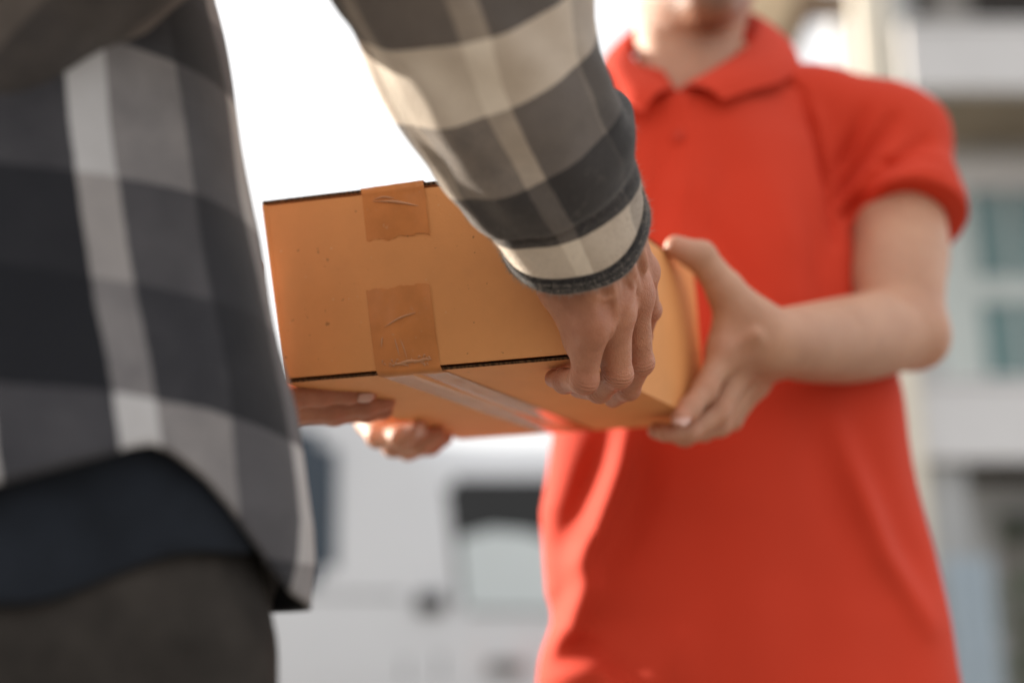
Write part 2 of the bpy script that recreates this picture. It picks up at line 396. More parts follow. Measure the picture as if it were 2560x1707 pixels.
M['asphalt'] = simple('asphalt', (0.055, 0.055, 0.057), 0.9, var=0.35, scale=3, bumpd=0.006, bscale=90)
M['concrete'] = simple('concrete_yard', (0.20, 0.18, 0.155), 0.9, var=0.18, scale=1.6, bumpd=0.004, bscale=90)
M['paver'] = simple('paving', (0.30, 0.28, 0.26), 0.85, var=0.2, scale=2, bumpd=0.003)
M['vanpaint'] = simple('van_white', (0.58, 0.59, 0.61), 0.28, var=0.03, scale=1.5, coat=0.6)
M['glass'] = simple('dark_glass', (0.012, 0.012, 0.012), 0.10, var=0.2, spec=0.3)
M['glass_blue'] = simple('blue_grey_glass', (0.030, 0.045, 0.065), 0.14, var=0.2, spec=0.35)
M['trim'] = simple('black_plastic', (0.03, 0.03, 0.032), 0.5)
M['rubber'] = simple('rubber', (0.02, 0.02, 0.02), 0.85, bumpd=0.002)
M['alloy'] = simple('alloy', (0.5, 0.5, 0.52), 0.35, metal=0.9)
M['lampred'] = simple('tail_lamp', (0.5, 0.02, 0.02), 0.2)
M['lampclear'] = simple('lamp_clear', (0.75, 0.77, 0.8), 0.1)
M['plaster'] = simple('white_plaster', (0.62, 0.615, 0.62), 0.85, var=0.07, scale=1.2, bumpd=0.004, bscale=30)
M['plaster_g'] = simple('grey_plaster', (0.40, 0.41, 0.42), 0.85, var=0.08, scale=1.2, bumpd=0.004, bscale=30)
M['cream'] = simple('cream_paint', (0.72, 0.66, 0.55), 0.7, var=0.06, scale=2)
M['beige'] = simple('beige_render', (0.58, 0.45, 0.30), 0.85, var=0.1, scale=1, bumpd=0.004, bscale=25)
M['wood'] = simple('brown_timber', (0.17, 0.115, 0.075), 0.7, var=0.25, scale=6, bumpd=0.003, bscale=40)
M['soffit'] = simple('taupe_soffit', (0.30, 0.25, 0.185), 0.8, var=0.12, scale=3)
M['pane'] = simple('green_glass', (0.075, 0.15, 0.15), 0.10, var=0.35, scale=1.2, spec=0.7)
M['dark_in'] = simple('dark_interior', (0.022, 0.019, 0.017), 0.9, var=0.3)
M['gate'] = simple('blue_gate_paint', (0.33, 0.40, 0.46), 0.5, var=0.08)
M['terracotta'] = simple('terracotta', (0.36, 0.17, 0.10), 0.85, bumpd=0.002)
M['leaf'] = simple('leaf', (0.06, 0.10, 0.045), 0.55, var=0.5, scale=30)
M['soil'] = simple('soil', (0.06, 0.04, 0.03), 0.95)

# ------------------------------------------------------------------ ground
def sheet(name, x0, x1, y0, y1, z, mat, kind='structure'):
    o = mk(name, [(x0, y0, z), (x1, y0, z), (x1, y1, z), (x0, y1, z)], [(0, 1, 2, 3)], mat, smooth=False); o['kind'] = kind; return o
sheet('ground', -600, 600, -600, 600, 0.0, M['concrete'])
pv = box('pavement', -30, 30, 10.6, 14.5, 0.002, 0.13, M['paver'], bevel=0.012); pv['kind'] = 'structure'

# ------------------------------------------------------------------ white van, side on
def make_van():
    Yn = 8.0; Yf = 9.75; ZS = 8.0
    def at(px, py): q = PY(px, py, Yn); return q[0], q[2]
    xl = at(240, 1500)[0]; xr = at(2170, 1500)[0]; zt = at(1200, 1078)[1]; zb = 0.34
    van = empty('van', ((xl + xr) / 2, (Yn + Yf) / 2, 0), 'white passenger van parked side on beyond the two people', 'van')
    # body: side profile prism with tumblehome and rounded roof edge
    nose = at(2000, 1560)[0]
    zh = at(800, 925)[1]; xs_ = at(1010, 1200)[0]
    prof = []   # cross-section rings along x : each ring = list of (y, z)
    def ring(x, z0, z1, yin):
        sh = z1 * 0.56 + 0.05
        pts = [(Yn + 0.05, z0), (Yn, z0 + 0.12), (Yn - 0.0, sh), (Yn + 0.035, z1 - 0.34), (Yn + 0.075, z1 - 0.19), (Yn + 0.16, z1 - 0.075), (Yn + 0.34, z1 - 0.015), (Yn + 0.6, z1),
               (Yf - 0.6, z1), (Yf - 0.34, z1 - 0.015), (Yf - 0.16, z1 - 0.075), (Yf - 0.075, z1 - 0.19), (Yf - 0.035, z1 - 0.34), (Yf, sh), (Yf, z0 + 0.12), (Yf - 0.05, z0)]
        return [(x, Yn + 0.8 + (y - Yn - 0.8) * yin, z) for y, z in pts]
    secs = [(xl, 0.5, zh - 0.22, .90), (xl + .05, zb + .02, zh - 0.08, .97), (xl + .25, zb, zh - .01, 1), (xs_ - .3, zb, zh, 1), (xs_ - .1, zb, zh - .03, 1), (xs_ + .12, zb, zt + .05, 1), (xs_ + .3, zb, zt, 1), (nose - 1.0, zb, zt, 1), (nose - .55, zb, zt - .06, 1), (nose - .15, zb, zt - .45, .98), (nose + .02, zb, 1.42, .96), (xr - .12, zb, 1.18, .9), (xr - .02, zb + .05, 1.0, .84), (xr, .5, .8, .8)]
    R = np.array([ring(*s_) for s_ in secs]); n, m = R.shape[:2]
    q = grid_faces(n, m, True)
    faces = [tuple(int(i) for i in f) for f in q[:, ::-1]] + [tuple(range(m)), tuple(range((n - 1) * m + m - 1, (n - 1) * m - 1, -1))]
    b = mk('body_shell', R.reshape(-1, 3), faces, M['vanpaint'], van)
    add_mod(b, 'SUBSURF', levels=1, render_levels=2)
    def panel(name, poly, off, mat, rnd=0.05, th=0.014):     # thin rounded plate seated on the near side
        bm = bmesh.new(); vs = []
        for px, py in poly:
            x, z = at(px, py)
            y = Yn + np.interp(z, [0.3, 0.5, 1.35, zt - .34, zt - .19, zt - .08], [.03, 0, 0, .035, .075, .16]) if px > 1000 else Yn + .012
            vs.append(bm.verts.new((x, y - off, z)))
        f = bm.faces.new(vs); bmesh.ops.recalc_face_normals(bm, faces=[f])
        if rnd: bmesh.ops.bevel(bm, geom=list(bm.verts), offset=rnd, segments=5, affect='VERTICES')
        me_v = [v.co.copy() for v in bm.verts]; fs = [[v.index for v in f_.verts] for f_ in bm.faces]
        bm.verts.index_update(); fs = [[v.index for v in f_.verts] for f_ in bm.faces]; bm.free()
        nv = len(me_v); vv = [tuple(v) for v in me_v] + [(v.x, v.y + th, v.z) for v in me_v]
        ff = list(fs)
        for f_ in fs:
            k = len(f_)
            for i in range(k): ff.append((f_[i], f_[(i + 1) % k], f_[(i + 1) % k] + nv, f_[i] + nv))
        return mk(name, vv, ff, mat, van, smooth=False)
    # side windows
    w1 = panel('side_window', [(330, 1075), (842, 1075), (842, 1466), (330, 1466)], 0.012, M['glass_blue'], 0.11)
    w2 = panel('door_window', [(1112, 1192), (1840, 1192), (1960, 1530), (1150, 1530)], 0.012, M['glass'], 0.05)
    # pale plate on the lower door glass, a reflection put into colour
    sh = panel('window_reflection', [(1146, 1345), (1230, 1322), (1320, 1330), (1400, 1362), (1500, 1400), (1500, 1524), (1160, 1524)], 0.0155, M['reflection'], 0.01, 0.003)
    # door seams as narrow recess strips
    for poly in ([(1006, 1150), (1013, 1150), (1016, 1700), (1009, 1700)], [(1092, 1170), (1099, 1170), (1104, 1700), (1097, 1700)], [(262, 1480), (262, 1486), (1006, 1490), (1006, 1484)]):
        panel('door_seam', poly, 0.006, M['trim'], 0)
    panel('door_handle', [(1040, 1480), (1112, 1480), (1112, 1532), (1040, 1532)], 0.03, M['trim'], 0.015, 0.03)
    panel('door_handle', [(1218, 1650), (1312, 1650), (1312, 1684), (1218, 1684)], 0.03, M['brownplastic'], 0.012, 0.03)
    rr = panel('rub_strip', [(262, 1790), (1990, 1790), (1990, 1812), (262, 1812)], 0.02, M['trim'], 0.008, 0.02)
    # wheels
    for x in (xl + 0.85, nose - 0.35):
        for y in (Yn + 0.09, Yf - 0.33):
            ang = np.linspace(0, 2 * np.pi, 40, endpoint=False)
            prof_t = [(0.20, 0.0), (0.31, 0.0), (0.335, 0.03), (0.335, 0.21), (0.31, 0.24), (0.20, 0.24)]
            Rr = np.array([[(x + r * np.cos(a), y + w, 0.338 + r * np.sin(a)) for a in ang] for r, w in prof_t])
            wh = mk('wheel', Rr.reshape(-1, 3), grid_faces(len(prof_t), 40, True)[:, ::-1].copy(), M['rubber'], van)
            side = 0.02 if y < 9 else 0.22
            v = [(x, y + side + (.02 if y < 9 else -.02), 0.338)] + [(x + 0.2 * np.cos(a), y + side, 0.338 + 0.2 * np.sin(a)) for a in ang]
            mk('rim', v, [(0, 1 + i, 1 + (i + 1) % 40) for i in range(40)], M['alloy'], wh)
    # front glass, lamp and mirror
    box('headlamp', xr - 0.12, xr - 0.005, Yn + 0.18, Yn + 0.46, 0.74, 0.92, M['lampclear'], van, 0.02)
    box('tail_lamp', xl - 0.01, xl + 0.06, Yn + 0.10, Yn + 0.24, 0.9, 1.5, M['lampred'], van, 0.015)
    box('wing_mirror', nose - 0.5, nose - 0.38, Yn - 0.22, Yn - 0.02, 1.32, 1.58, M['trim'], van, 0.03)
    return van
M['reflection'] = simple('pane_reflection', (0.55, 0.60, 0.61), 0.6, var=0.06, scale=2)
M['brownplastic'] = simple('brown_plastic', (0.13, 0.115, 0.11), 0.5)
make_van()

# ------------------------------------------------------------------ townhouse with balconies
def make_house():
    Yf, Yw = 11.0, 12.3
    def X(px, Y=Yf, row=800): return PY(px, row, Y)[0]
    def Z(py, Y=Yf): return PY(2400, py, Y)[2]
    h = empty('house', (X(2700), Yw + 1, 0), 'pale townhouse with white balconies and a green-glass balcony window', 'house')
    xr = X(3600)
    box('wall', X(2265, Yw), xr, Yw + 0.004, Yw + 0.25, 0.13, Z(-900, Yw), M['plaster_g'], h)
    # two balconies: slab with soffit and parapet
    for (t, b_) in ((66, 222), (958, 1150)):
        box('balcony_parapet', X(2262, Yf, (t + b_) / 2), xr, Yf, Yf + 0.14, Z(b_), Z(t), M['plaster'], h, 0.012)
        box('balcony_slab', X(2275, Yf, b_), xr, Yf + 0.142, Yw + 0.002, Z(b_) + 0.01, Z(b_) + 0.16, M['soffit'] if t < 500 else M['dark_in'], h, 0)
        box('parapet_coping', X(2255, Yf, t), xr, Yf - 0.03, Yf + 0.17, Z(t) + 0.002, Z(t) + 0.05, M['plaster'], h, 0.008)
    box('lintel_beam', X(2300, Yw), xr, Yw - 0.06, Yw + 0.002, Z(478, Yw), Z(395, Yw), M['plaster'], h, 0.01)
    # pillars of the front
    box('pillar', X(2226, Yf, 200), X(2316, Yf, 200), Yf + 0.2, Yf + 0.5, 0.13, Z(-600), M['plaster_g'], h, 0.01)
    box('pillar', X(2318, Yf, 1300), X(2442, Yf, 1300), Yf + 0.16, Yf + 0.46, 0.13, Z(1152), M['plaster_g'], h, 0.01)
    box('drain_pipe', X(2138, Yf, 100), X(2222, Yf, 100), Yf - 0.1, Yf + 0.1, 0.13, Z(-500), M['cream'], h, 0.06)
    # first-floor window behind the balcony
    w = box('window', X(2332, Yw), X(2420, Yw), Yw - 0.05, Yw - 0.002, Z(1000, Yw), Z(482, Yw), M['greywhite'], h, 0.008)
    xs = [2444, 2545, 2660, 2780]; ys = [486, 692, 760, 945]
    for i in range(3):
        for (a, b_) in ((486, 692), (762, 960)):
            box('pane', X(xs[i] + 6, Yw), X(xs[i + 1] - 6, Yw), Yw - 0.03, Yw - 0.012, Z(b_, Yw), Z(a, Yw), M['pane'], w, 0)
        box('mullion', X(xs[i] - 22 if i == 0 else xs[i] - 6, Yw), X(xs[i] + 6, Yw), Yw - 0.05, Yw - 0.003, Z(1000, Yw), Z(482, Yw), M['greywhite'], w, 0.004)
    box('transom', X(2424, Yw), X(2780, Yw), Yw - 0.048, Yw - 0.004, Z(758, Yw), Z(696, Yw), M['greywhite'], w, 0.004)
    # curtain strip; flat near-black panel, the unlit second-floor room's darkness painted on
    box('dark_room_panel', X(2330, Yw), xr, Yw - 0.02, Yw - 0.002, Z(120, Yw), Z(-300, Yw), M['dark_in'], h, 0)
    box('blind', X(2395, Yw), X(2500, Yw), Yw - 0.05, Yw - 0.022, Z(110, Yw), Z(-200, Yw), M['greyfab'], h, 0.004)
    # carport recess on the ground floor
    box('carport_wall', X(2440, Yw), xr, Yw - 0.03, Yw - 0.001, 0.13, Z(1285, Yw), M['greyfab'], h, 0)
    return h
M['greywhite'] = simple('grey_white_frame', (0.50, 0.55, 0.54), 0.5, var=0.05)
M['greyfab'] = simple('grey_blind', (0.20, 0.19, 0.18), 0.8)
make_house()
# gate panel, meter box, potted shrub in front of the carport
def PX(px, Y, row=800): return PY(px, row, Y)[0]
def PZ(py, Y): return PY(2400, py, Y)[2]
g = empty('gate', (PX(2410, 10.75), 10.75, 0.13), 'blue-grey painted metal gate panel in front of the carport pillar', 'gate')
box('gate_frame', PX(2372, 10.75, 1550), PX(2492, 10.75, 1550), 10.75, 10.80, 0.13, PZ(1395, 10.75), M['gate'], g, 0.006)
for i in range(4):
    a = 2376 + i * 29; box('board', PX(a, 10.75, 1550), PX(a + 25, 10.75, 1550), 10.735, 10.748, 0.2, PZ(1402, 10.75), M['gate'], g, 0.003)
mb = empty('meter_box', (PX(2495, 12.2), 12.2, 1.5), 'dark green electricity meter box on the carport wall', 'box')
box('case', PX(2468, 12.2), PX(2520, 12.2), 12.12, 12.268, PZ(1352, 12.2), PZ(1292, 12.2), M['meter'] if 'meter' in M else M['leaf'], mb, 0.01)
box('lid', PX(2473, 12.2), PX(2515, 12.2), 12.10, 12.119, PZ(1346, 12.2), PZ(1298, 12.2), M['trim'], mb, 0.006)
def potted(px, Y, ztop, pw, seedn):
    r_ = random.Random(seedn); x = PX(px, Y)
    pl = empty('potted_shrub', (x, Y, 0.13), 'leafy green shrub in a terracotta pot beside the blue-grey gate', 'plant')
    ang = np.linspace(0, 2 * np.pi, 20, endpoint=False); pr = [(0.0, .13), (.16, .13), (.24, .62), (.26, .62), (.26, .68), (.22, .68), (.21, .6), (0, .6)]
    R = np.array([[(x + r * np.cos(a), Y + r * np.sin(a), z) for a in ang] for r, z in pr])
    mk('pot', R.reshape(-1, 3), grid_faces(len(pr), 20, True), M['terracotta'], pl)
    v = []; f = []
    for i in range(900):
        a = r_.uniform(0, 6.28); t = r_.random() ** .6; rad = .48 * t * (0.8 + .3 * math.sin(3 * a)); z = .75 + r_.random() * (ztop - .75)
        c = Vector((x + rad * math.cos(a), Y + rad * math.sin(a), z)); d = Vector((r_.gauss(0, 1), r_.gauss(0, 1), r_.gauss(.3, .8))).normalized()
        s_ = d.orthogonal().normalized(); l = r_.uniform(.06, .13); b0 = len(v)
        v += [c, c + d * l * .5 + s_ * l * .22, c + d * l, c + d * l * .5 - s_ * l * .22]; f.append((b0, b0 + 1, b0 + 2, b0 + 3))
    o = mk('foliage', np.array([tuple(q) for q in v]), f, M['leaf'], pl, smooth=False); o['kind'] = 'stuff'
    for k in range(5):
        a = k * 1.25; top = np.array([x + .22 * math.cos(a), Y + .22 * math.sin(a), .6 + .7 * (ztop - .6)])
        R = np.array([[(x + (top[0] - x) * t + .014 * (1 - .6 * t) * math.cos(q), Y + (top[1] - Y) * t + .014 * (1 - .6 * t) * math.sin(q), .6 + (top[2] - .6) * t) for q in np.linspace(0, 6.28, 7)[:-1]] for t in (0, .35, .7, 1)])
        mk('stem', R.reshape(-1, 3), grid_faces(4, 6, True), M['wood'], pl)
potted(2556, 10.9, 1.75, .3, 3)

# neighbouring house: beige gable seen behind the courier's neck
def make_gable():
    Y = 14.5
    def W(px, py, y=Y): return PY(px, py, y)
    h = empty('gable_house', (W(1900, 800)[0], Y, 0), 'beige rendered house with a sloping brown timber eave', 'house')
    a = W(1560, 30); pts = [(1745, 1500), (1945, 1500), (1945, 175), (2020, 62), (2050, 10), (2050, -420), (1745, -420)]
    v = [W(x, y) for x, y in pts]; v2 = [p + np.array([0, 3.0, 0]) for p in v]; n = len(v)
    v[0][2] = v[1][2] = v2[0][2] = v2[1][2] = 0.13
    mk('wall', np.array(v + v2), [tuple(range(n))[::-1], tuple(range(n, 2 * n))] + [(i, (i + 1) % n, n + (i + 1) % n, n + i) for i in range(n)], M['beige'], h, smooth=False)
    def plank(name, p0, p1, wpx, dy, mat):
        A = W(*p0, Y - dy); B = W(*p1, Y - dy); d = (B - A) / np.linalg.norm(B - A); nn = np.array([d[2], 0, -d[0]]) * wpx * Y / F
        vv = [A, B, B + nn, A + nn]; vv = vv + [p + np.array([0, 0.12, 0]) for p in vv]
        mk(name, np.array(vv), BOXF, mat, h, smooth=False)
    plank('barge_board', (1950, 178), (2052, 12), -46, 0.35, M['wood'])
    plank('eave_beam', (1990, -30), (2136, -30), 86, 0.5, M['wood'])
    return h
make_gable()
# white garden wall piece between the two houses
wl = empty('boundary_wall', (PX(2115, 13), 13, 0.13), 'white rendered wall between the townhouse and the beige house', 'wall')
box('wall_face', PX(2088, 13, 120), PX(2250, 13, 120), 13.0, 13.25, 0.13, PZ(72, 13), M['plaster'], wl, 0.01)
box('wall_cap', PX(2082, 13, 60), PX(2256, 13, 60), 12.96, 13.29, PZ(72, 13) + 0.002, PZ(50, 13), M['plaster'], wl, 0.01)

# ------------------------------------------------------------------ the cardboard box
FBL, FBR, BBR, BBL = P(712, 946, 1.02), P(1433, 884, 0.94), P(1766, 1047, 1.24), P(1150, 1089, 1.33)
FTL, FTR, BTR = P(655, 516, 1.045), P(1386, 434, 0.965), P(1735, 686, 1.262); BTL = BBL + (FTL - FBL)
cb = empty('cardboard_box', tuple((FBL + FBR + BBR + BBL) / 4), 'brown cardboard parcel sealed with clear tape, held between the two people', 'box')
ctr = (FBL + FBR + BBR + BBL + FTL + FTR + BTR + BTL) / 8
def bil(c, s, t): return (c[0] * (1 - s) + c[1] * s) * (1 - t) + (c[3] * (1 - s) + c[2] * s) * t     # c0 bottom-left, c1 bottom-right, c2 top-right, c3 top-left
def quad_panel(name, c, mat, th=0.0035, n=14, m=10, bulge=0.0, emat=None, wobble=0.0006, parent=None, ext=(0, 0)):
    nr = np.cross(c[1] - c[0], c[3] - c[0]); nr /= np.linalg.norm(nr)
    if nr @ (c.mean(0) - ctr) < 0: nr = -nr
    S = np.linspace(0, 1, n); T = np.linspace(0, 1, m)
    out = []
    for t in T:
        for s in S:
            p = bil(c, s, t) + nr * bulge * (16 * s * (1 - s) * t * (1 - t)) ** 1.0
            p = p + nr * wobble * wob(p[None] * 14, 1.0)[0]
            out.append(p)
    out = np.array(out); inn = out - nr * th
    f = grid_faces(m, n, False); k = len(out)
    fl = (np.cross(out[f[0][1]] - out[f[0][0]], out[f[0][2]] - out[f[0][0]]) @ nr) < 0
    fo = f[:, ::-1] if fl else f
    faces = [tuple(int(q) for q in r) for r in fo] + [tuple(int(q) + k for q in r[::-1]) for r in fo]
    rim = list(range(n)) + [n * (i + 1) - 1 for i in range(1, m)] + [n * (m - 1) + j for j in range(n - 2, -1, -1)] + [n * i for i in range(m - 2, 0, -1)]
    ne = len(faces)
    nrim = len(rim); base_ = 2 * k
    for i in range(nrim):
        a, b_ = base_ + i, base_ + (i + 1) % nrim
        faces.append((a, b_, b_ + nrim, a + nrim) if fl else (b_, a, a + nrim, b_ + nrim))
    o = mk(name, np.vstack([out, inn, out[rim], inn[rim]]), faces, mat, parent or cb, smooth=False)
    o.data.materials.append(emat or M['edge'])
    for i in range(ne, len(faces)): o.data.polygons[i].material_index = 1
    for i in range(ne): o.data.polygons[i].use_smooth = True
    return o
up = (FTL - FBL) / np.linalg.norm(FTL - FBL)
ex = (FBR - FBL) / np.linalg.norm(FBR - FBL); ez = (BBL - FBL) / np.linalg.norm(BBL - FBL)
A4 = lambda *a: np.array(a)
quad_panel('front_panel', A4(FBL, FBR, FTR, FTL), M['card'], bulge=0.0012, wobble=0.0004, emat=M['card'])
quad_panel('back_panel', A4(BBL, BBR, BTR, BTL), M['card'])
g_ = 0.0037
quad_panel('side_panel', A4(FBR + ez * 0.0002 - up * g_, BBR - up * g_, BTR + up * .0008, FTR + up * .0008), M['card'], bulge=0.006, emat=M['card'])
quad_panel('side_panel', A4(FBL - up * g_, BBL - up * g_, BTL + up * .0008, FTL + up * .0008), M['card'], bulge=0.002, emat=M['card'])
# flaps: hinge on the side walls and meet on the middle line
def lerp(a, b, t): return a * (1 - t) + b * t
fi = 0.0025
dn = -up * 0.0038
bF0, bF1, bB0, bB1 = FBL + dn, FBR + dn, BBL + dn, BBR + dn
sm_ = 0.475
quad_panel('bottom_flap', A4(bF0 + ex * .004, lerp(bF0, bF1, sm_) - ex * .0006, lerp(bB0, bB1, sm_) - ex * .0006, bB0 + ex * .004), M['card'], th=0.0020, wobble=0.0005)
quad_panel('bottom_flap', A4(lerp(bF0, bF1, sm_) + ex * .0006, bF1 - ex * .004, bB1 - ex * .004, lerp(bB0, bB1, sm_) + ex * .0006), M['card'], th=0.0020, wobble=0.0005)
uu = up * 0.0044
tF0, tF1, tB0, tB1 = FTL + uu, FTR + uu, BTL + uu, BTR + uu
quad_panel('top_flap', A4(tF0 + ex * .001, lerp(tF0, tF1, .5) - ex * .0006, lerp(tB0, tB1, .5) - ex * .0006, tB0 + ex * .001), M['card'], th=0.003)
quad_panel('top_flap', A4(lerp(tF0, tF1, .5) + ex * .0006, tF1 - ex * .001, tB1 - ex * .001, lerp(tB0, tB1, .5) + ex * .0006), M['card'], th=0.003)
# packing tape: one strip over the top, one under the bottom, each folded onto the front
fn = np.cross(FBR - FBL, FTL - FBL); fn /= np.linalg.norm(fn); fn = fn if fn[1] < 0 else -fn
def strip(name, path, w, groove=0.0, gfrom=0):       # path: list of (centre point, offset normal)
    n = 21; rows = []
    acc = 0
    for i, (c, nr, r) in enumerate(path):
        for j in range(n):
            u = (j / (n - 1) - .5) * 2
            p = c + ex * u * w / 2 + nr * 0.00045
            if groove and i > gfrom: p = p - nr * groove * math.exp(-(u / .12) ** 2)
            p = p + nr * 0.00008 * math.sin(9 * u + i * .7) * (1 if 0 < i < len(path) - 1 else .3)
            if r is not None: p = p + r * (0.35 * math.sin(u * 4.1) + .5 * math.sin(9.3 * u + 1) + .3 * math.sin(23 * u))
            rows.append(p)
    o = mk(name, np.array(rows), grid_faces(len(path), n, False), M['tape'], cb)
    return o
def fpt(s, t): return bil(A4(FBL, FBR, FTR, FTL), s, t) + fn * 0.0012 * (16 * s * (1 - s) * t * (1 - t))
TW = 0.0525
path = []
for i, t in enumerate(np.linspace(.455, .0, 12)): path.append((fpt(.447, t), fn + 0 * fn, up * 0.0012 if i == 0 else None))
z0 = np.zeros(3)
path = [(c, n_, r) for c, n_, r in path]
cB, cE = lerp(bF0, bF1, .455), lerp(bB0, bB1, .465)
path.append((cB - up * .0006 + fn * 0.001, (fn - up) / 1.4, None))
for t in np.linspace(.03, .985, 16): path.append((lerp(cB, cE, t), -up, None))
path.append((cE - fn * .003 + up * .004, -fn, None)); path.append((cE - fn * .0035 + up * .06, -fn, None))
strip('packing_tape', path, TW, groove=0.0012, gfrom=12)
path = []
for i, t in enumerate(np.linspace(.735, 1.0, 9)): path.append((fpt(.468, t), fn, up * 0.0022 if i == 0 else None))
cT, cU = lerp(tF0, tF1, .468), lerp(tB0, tB1, .5)
path.append((cT + up * .0006 + fn * 0.0012, (fn + up) / 1.4, None))
for t in np.linspace(.03, .985, 12): path.append((lerp(cT, cU, t), up, None))
path.append((cU - fn * .003 - up * .004, -fn, None)); path.append((cU - fn * .0035 - up * .06, -fn, None))
strip('packing_tape', path, TW)
# raised wrinkles in the tape film
def wrinkle(s0, t0, s1, t1, r):
    pts = catmull([fpt(s0, t0), lerp(fpt(s0, t0), fpt(s1, t1), .5) + up * .0015, fpt(s1, t1)], 9) + fn * 0.0008
    d = pts[-1] - pts[0]; d /= np.linalg.norm(d); b = np.cross(d, fn); rows = []
    for i, p in enumerate(pts):
        k = r * math.sin(math.pi * (i + .4) / 9.2)
        for a in np.linspace(0, math.pi, 6): rows.append(p + b * k * math.cos(a) * 1.3 + fn * k * math.sin(a))
    mk('tape_wrinkle', np.array(rows), grid_faces(9, 6, False), M['film'], cb)
M['film'] = simple('tape_film', (0.58, 0.29, 0.14), 0.22, var=0.1, spec=0.7)
for w_ in [(.385, .235, .50, .30, .0006), (.425, .06, .415, .17, .0004), (.45, .05, .435, .16, .0004), (.40, .02, .51, .028, .0009), (.39, .018, .45, .012, .0007), (.47, .02, .535, .035, .0007), (.395, .955, .55, .90, .0008), (.40, .965, .47, .958, .0006), (.365, .12, .375, .18, .0005)] + [(a_, b_, a_ + random.uniform(.004, .014), b_ + random.uniform(-.012, .02), random.uniform(.0003, .0006)) for a_, b_ in [(random.uniform(.352, .535), random.uniform(.006, .05)) for _ in range(26)]]: wrinkle(*w_)

# ------------------------------------------------------------------ hands
def hand(f, fingers, radii, wrist, palm, kpalm=0.010, kf=0.0018):
    """f: Field for the whole arm, fingers: list of joint chains, palm: list of capsules."""
    g = Tmp(f)
    for ch, rd in zip(fingers, radii):
        # a finger: phalanges plus slightly swollen joints
        t = Tmp(g)
        t.chain(ch, rd, 0.004)
        for i in range(1, len(ch) - 1):
            t.ell(ch[i], np.full(3, rd[i] * 1.035), None, 0.004)
        t.commit(kf)
    for a, b, r1, r2, k in palm: f.cap(a, b, r1, r2, k)
    f.v = smin(f.v, g.v, kpalm)
class Tmp(Field):                                            # scratch field on the same grid, min-combined on commit
    def __init__(s, base):
        s.base = base; s.lo = base.lo; s.h = base.h; s.n = base.n; s.ax = base.ax; s.v = np.full(base.n, 1.0, dtype=np.float32)
    def commit(s, k): s.base.v = smin(s.base.v, s.v, k)
def red_attr(V, spots):
    a = np.zeros(len(V))
    for p, r, w in spots: a = np.maximum(a, w * np.exp(-((V - p) ** 2).sum(1) / r ** 2))
    return a
def nail(tip, d, nrm, w, l, mat, parent):
    d = d / np.linalg.norm(d); nrm = nrm - d * (nrm @ d); nrm /= np.linalg.norm(nrm); s = np.cross(d, nrm)
    rows = []; n = 9; m = 7
    for i in range(n):
        u = i / (n - 1); ww = w * (1 - 0.35 * max(0, (u - .7) / .3) ** 2) * (0.82 + .18 * min(1, u * 3))
        for j in range(m):
            v = (j / (m - 1) - .5) * 2
            rows.append(tip + d * l * (u - .5) + s * ww * v * .5 + nrm * (0.0006 - 0.28 * w * v * v * .5 - 0.0009 * (2 * u - 1) ** 2))
    o = mk('fingernail', np.array(rows), grid_faces(n, m, False), mat, parent); add_mod(o, 'SOLIDIFY', thickness=0.0006, offset=0); return o

# ================================================================== CUSTOMER
cust = empty('person', (-0.33, 0.74, 0), 'person in black, grey and tan checked flannel shirt, back turned, reaching for the parcel', 'person')
# ---- right hand gripping the near corner
h = 0.0011
W0 = P(1492, 520, .905); 
idx = [P(1478, 812, .912), P(1460, 948, .928), P(1412, 952, .955), P(1384, 946, .972)]
mid = [P(1540, 775, .925), P(1546, 935, .945), P(1498, 976, .972), P(1446, 972, .996)]
rin = [P(1588, 735, .945), P(1602, 905, .975), P(1572, 972, 1.003), P(1532, 998, 1.026)]
pin = [P(1606, 680, .968), P(1624, 775, 1.000), P(1606, 840, 1.030), P(1585, 880, 1.048)]
rads = [[.0112, .0096, .0082, .0068], [.0112, .0096, .0084, .0070], [.0105, .0092, .0080, .0068], [.0094, .0082, .0070, .0058]]
lo = np.array([.01, .80, .90]); 
allp = np.array(idx + mid + rin + pin + [W0, P(1330, 640, .9), P(1340, 400, .862)])
fc = Field(allp.min(0) - .035, allp.max(0) + .035, h)
MC = [P(1440, 585, .895), P(1478, 560, .895), P(1520, 545, .91), P(1552, 540, .925)]
palm = [(P(1340, 400, .862), W0, .030, .0265, .01), (W0, P(1505, 610, .915), .027, .026, .01)]
mcp = [idx[0], mid[0], rin[0], pin[0]]
for a, b, r in zip(MC, mcp, (.0165, .0165, .0155, .0135)): palm.append((a, b, r, r * .78, .012))
# fill between metacarpals and the palm side
palm += [(P(1470, 640, .925), P(1500, 790, .935), .017, .012, .012), (P(1540, 640, .94), P(1575, 730, .955), .015, .012, .012), (P(1500, 660, .945), P(1520, 760, .95), .015, .011, .012)]
# thumb ball and thumb tucked against the box
palm += [(P(1440, 590, .905), P(1402, 715, .915), .018, .0155, .012), (P(1402, 715, .915), P(1447, 845, .928), .0145, .0105, .010), (P(1447, 845, .928), P(1490, 880, .952), .0105, .008, .006)]
hand(fc, [idx, mid, rin, pin], rads, W0, palm, .012, .0014)
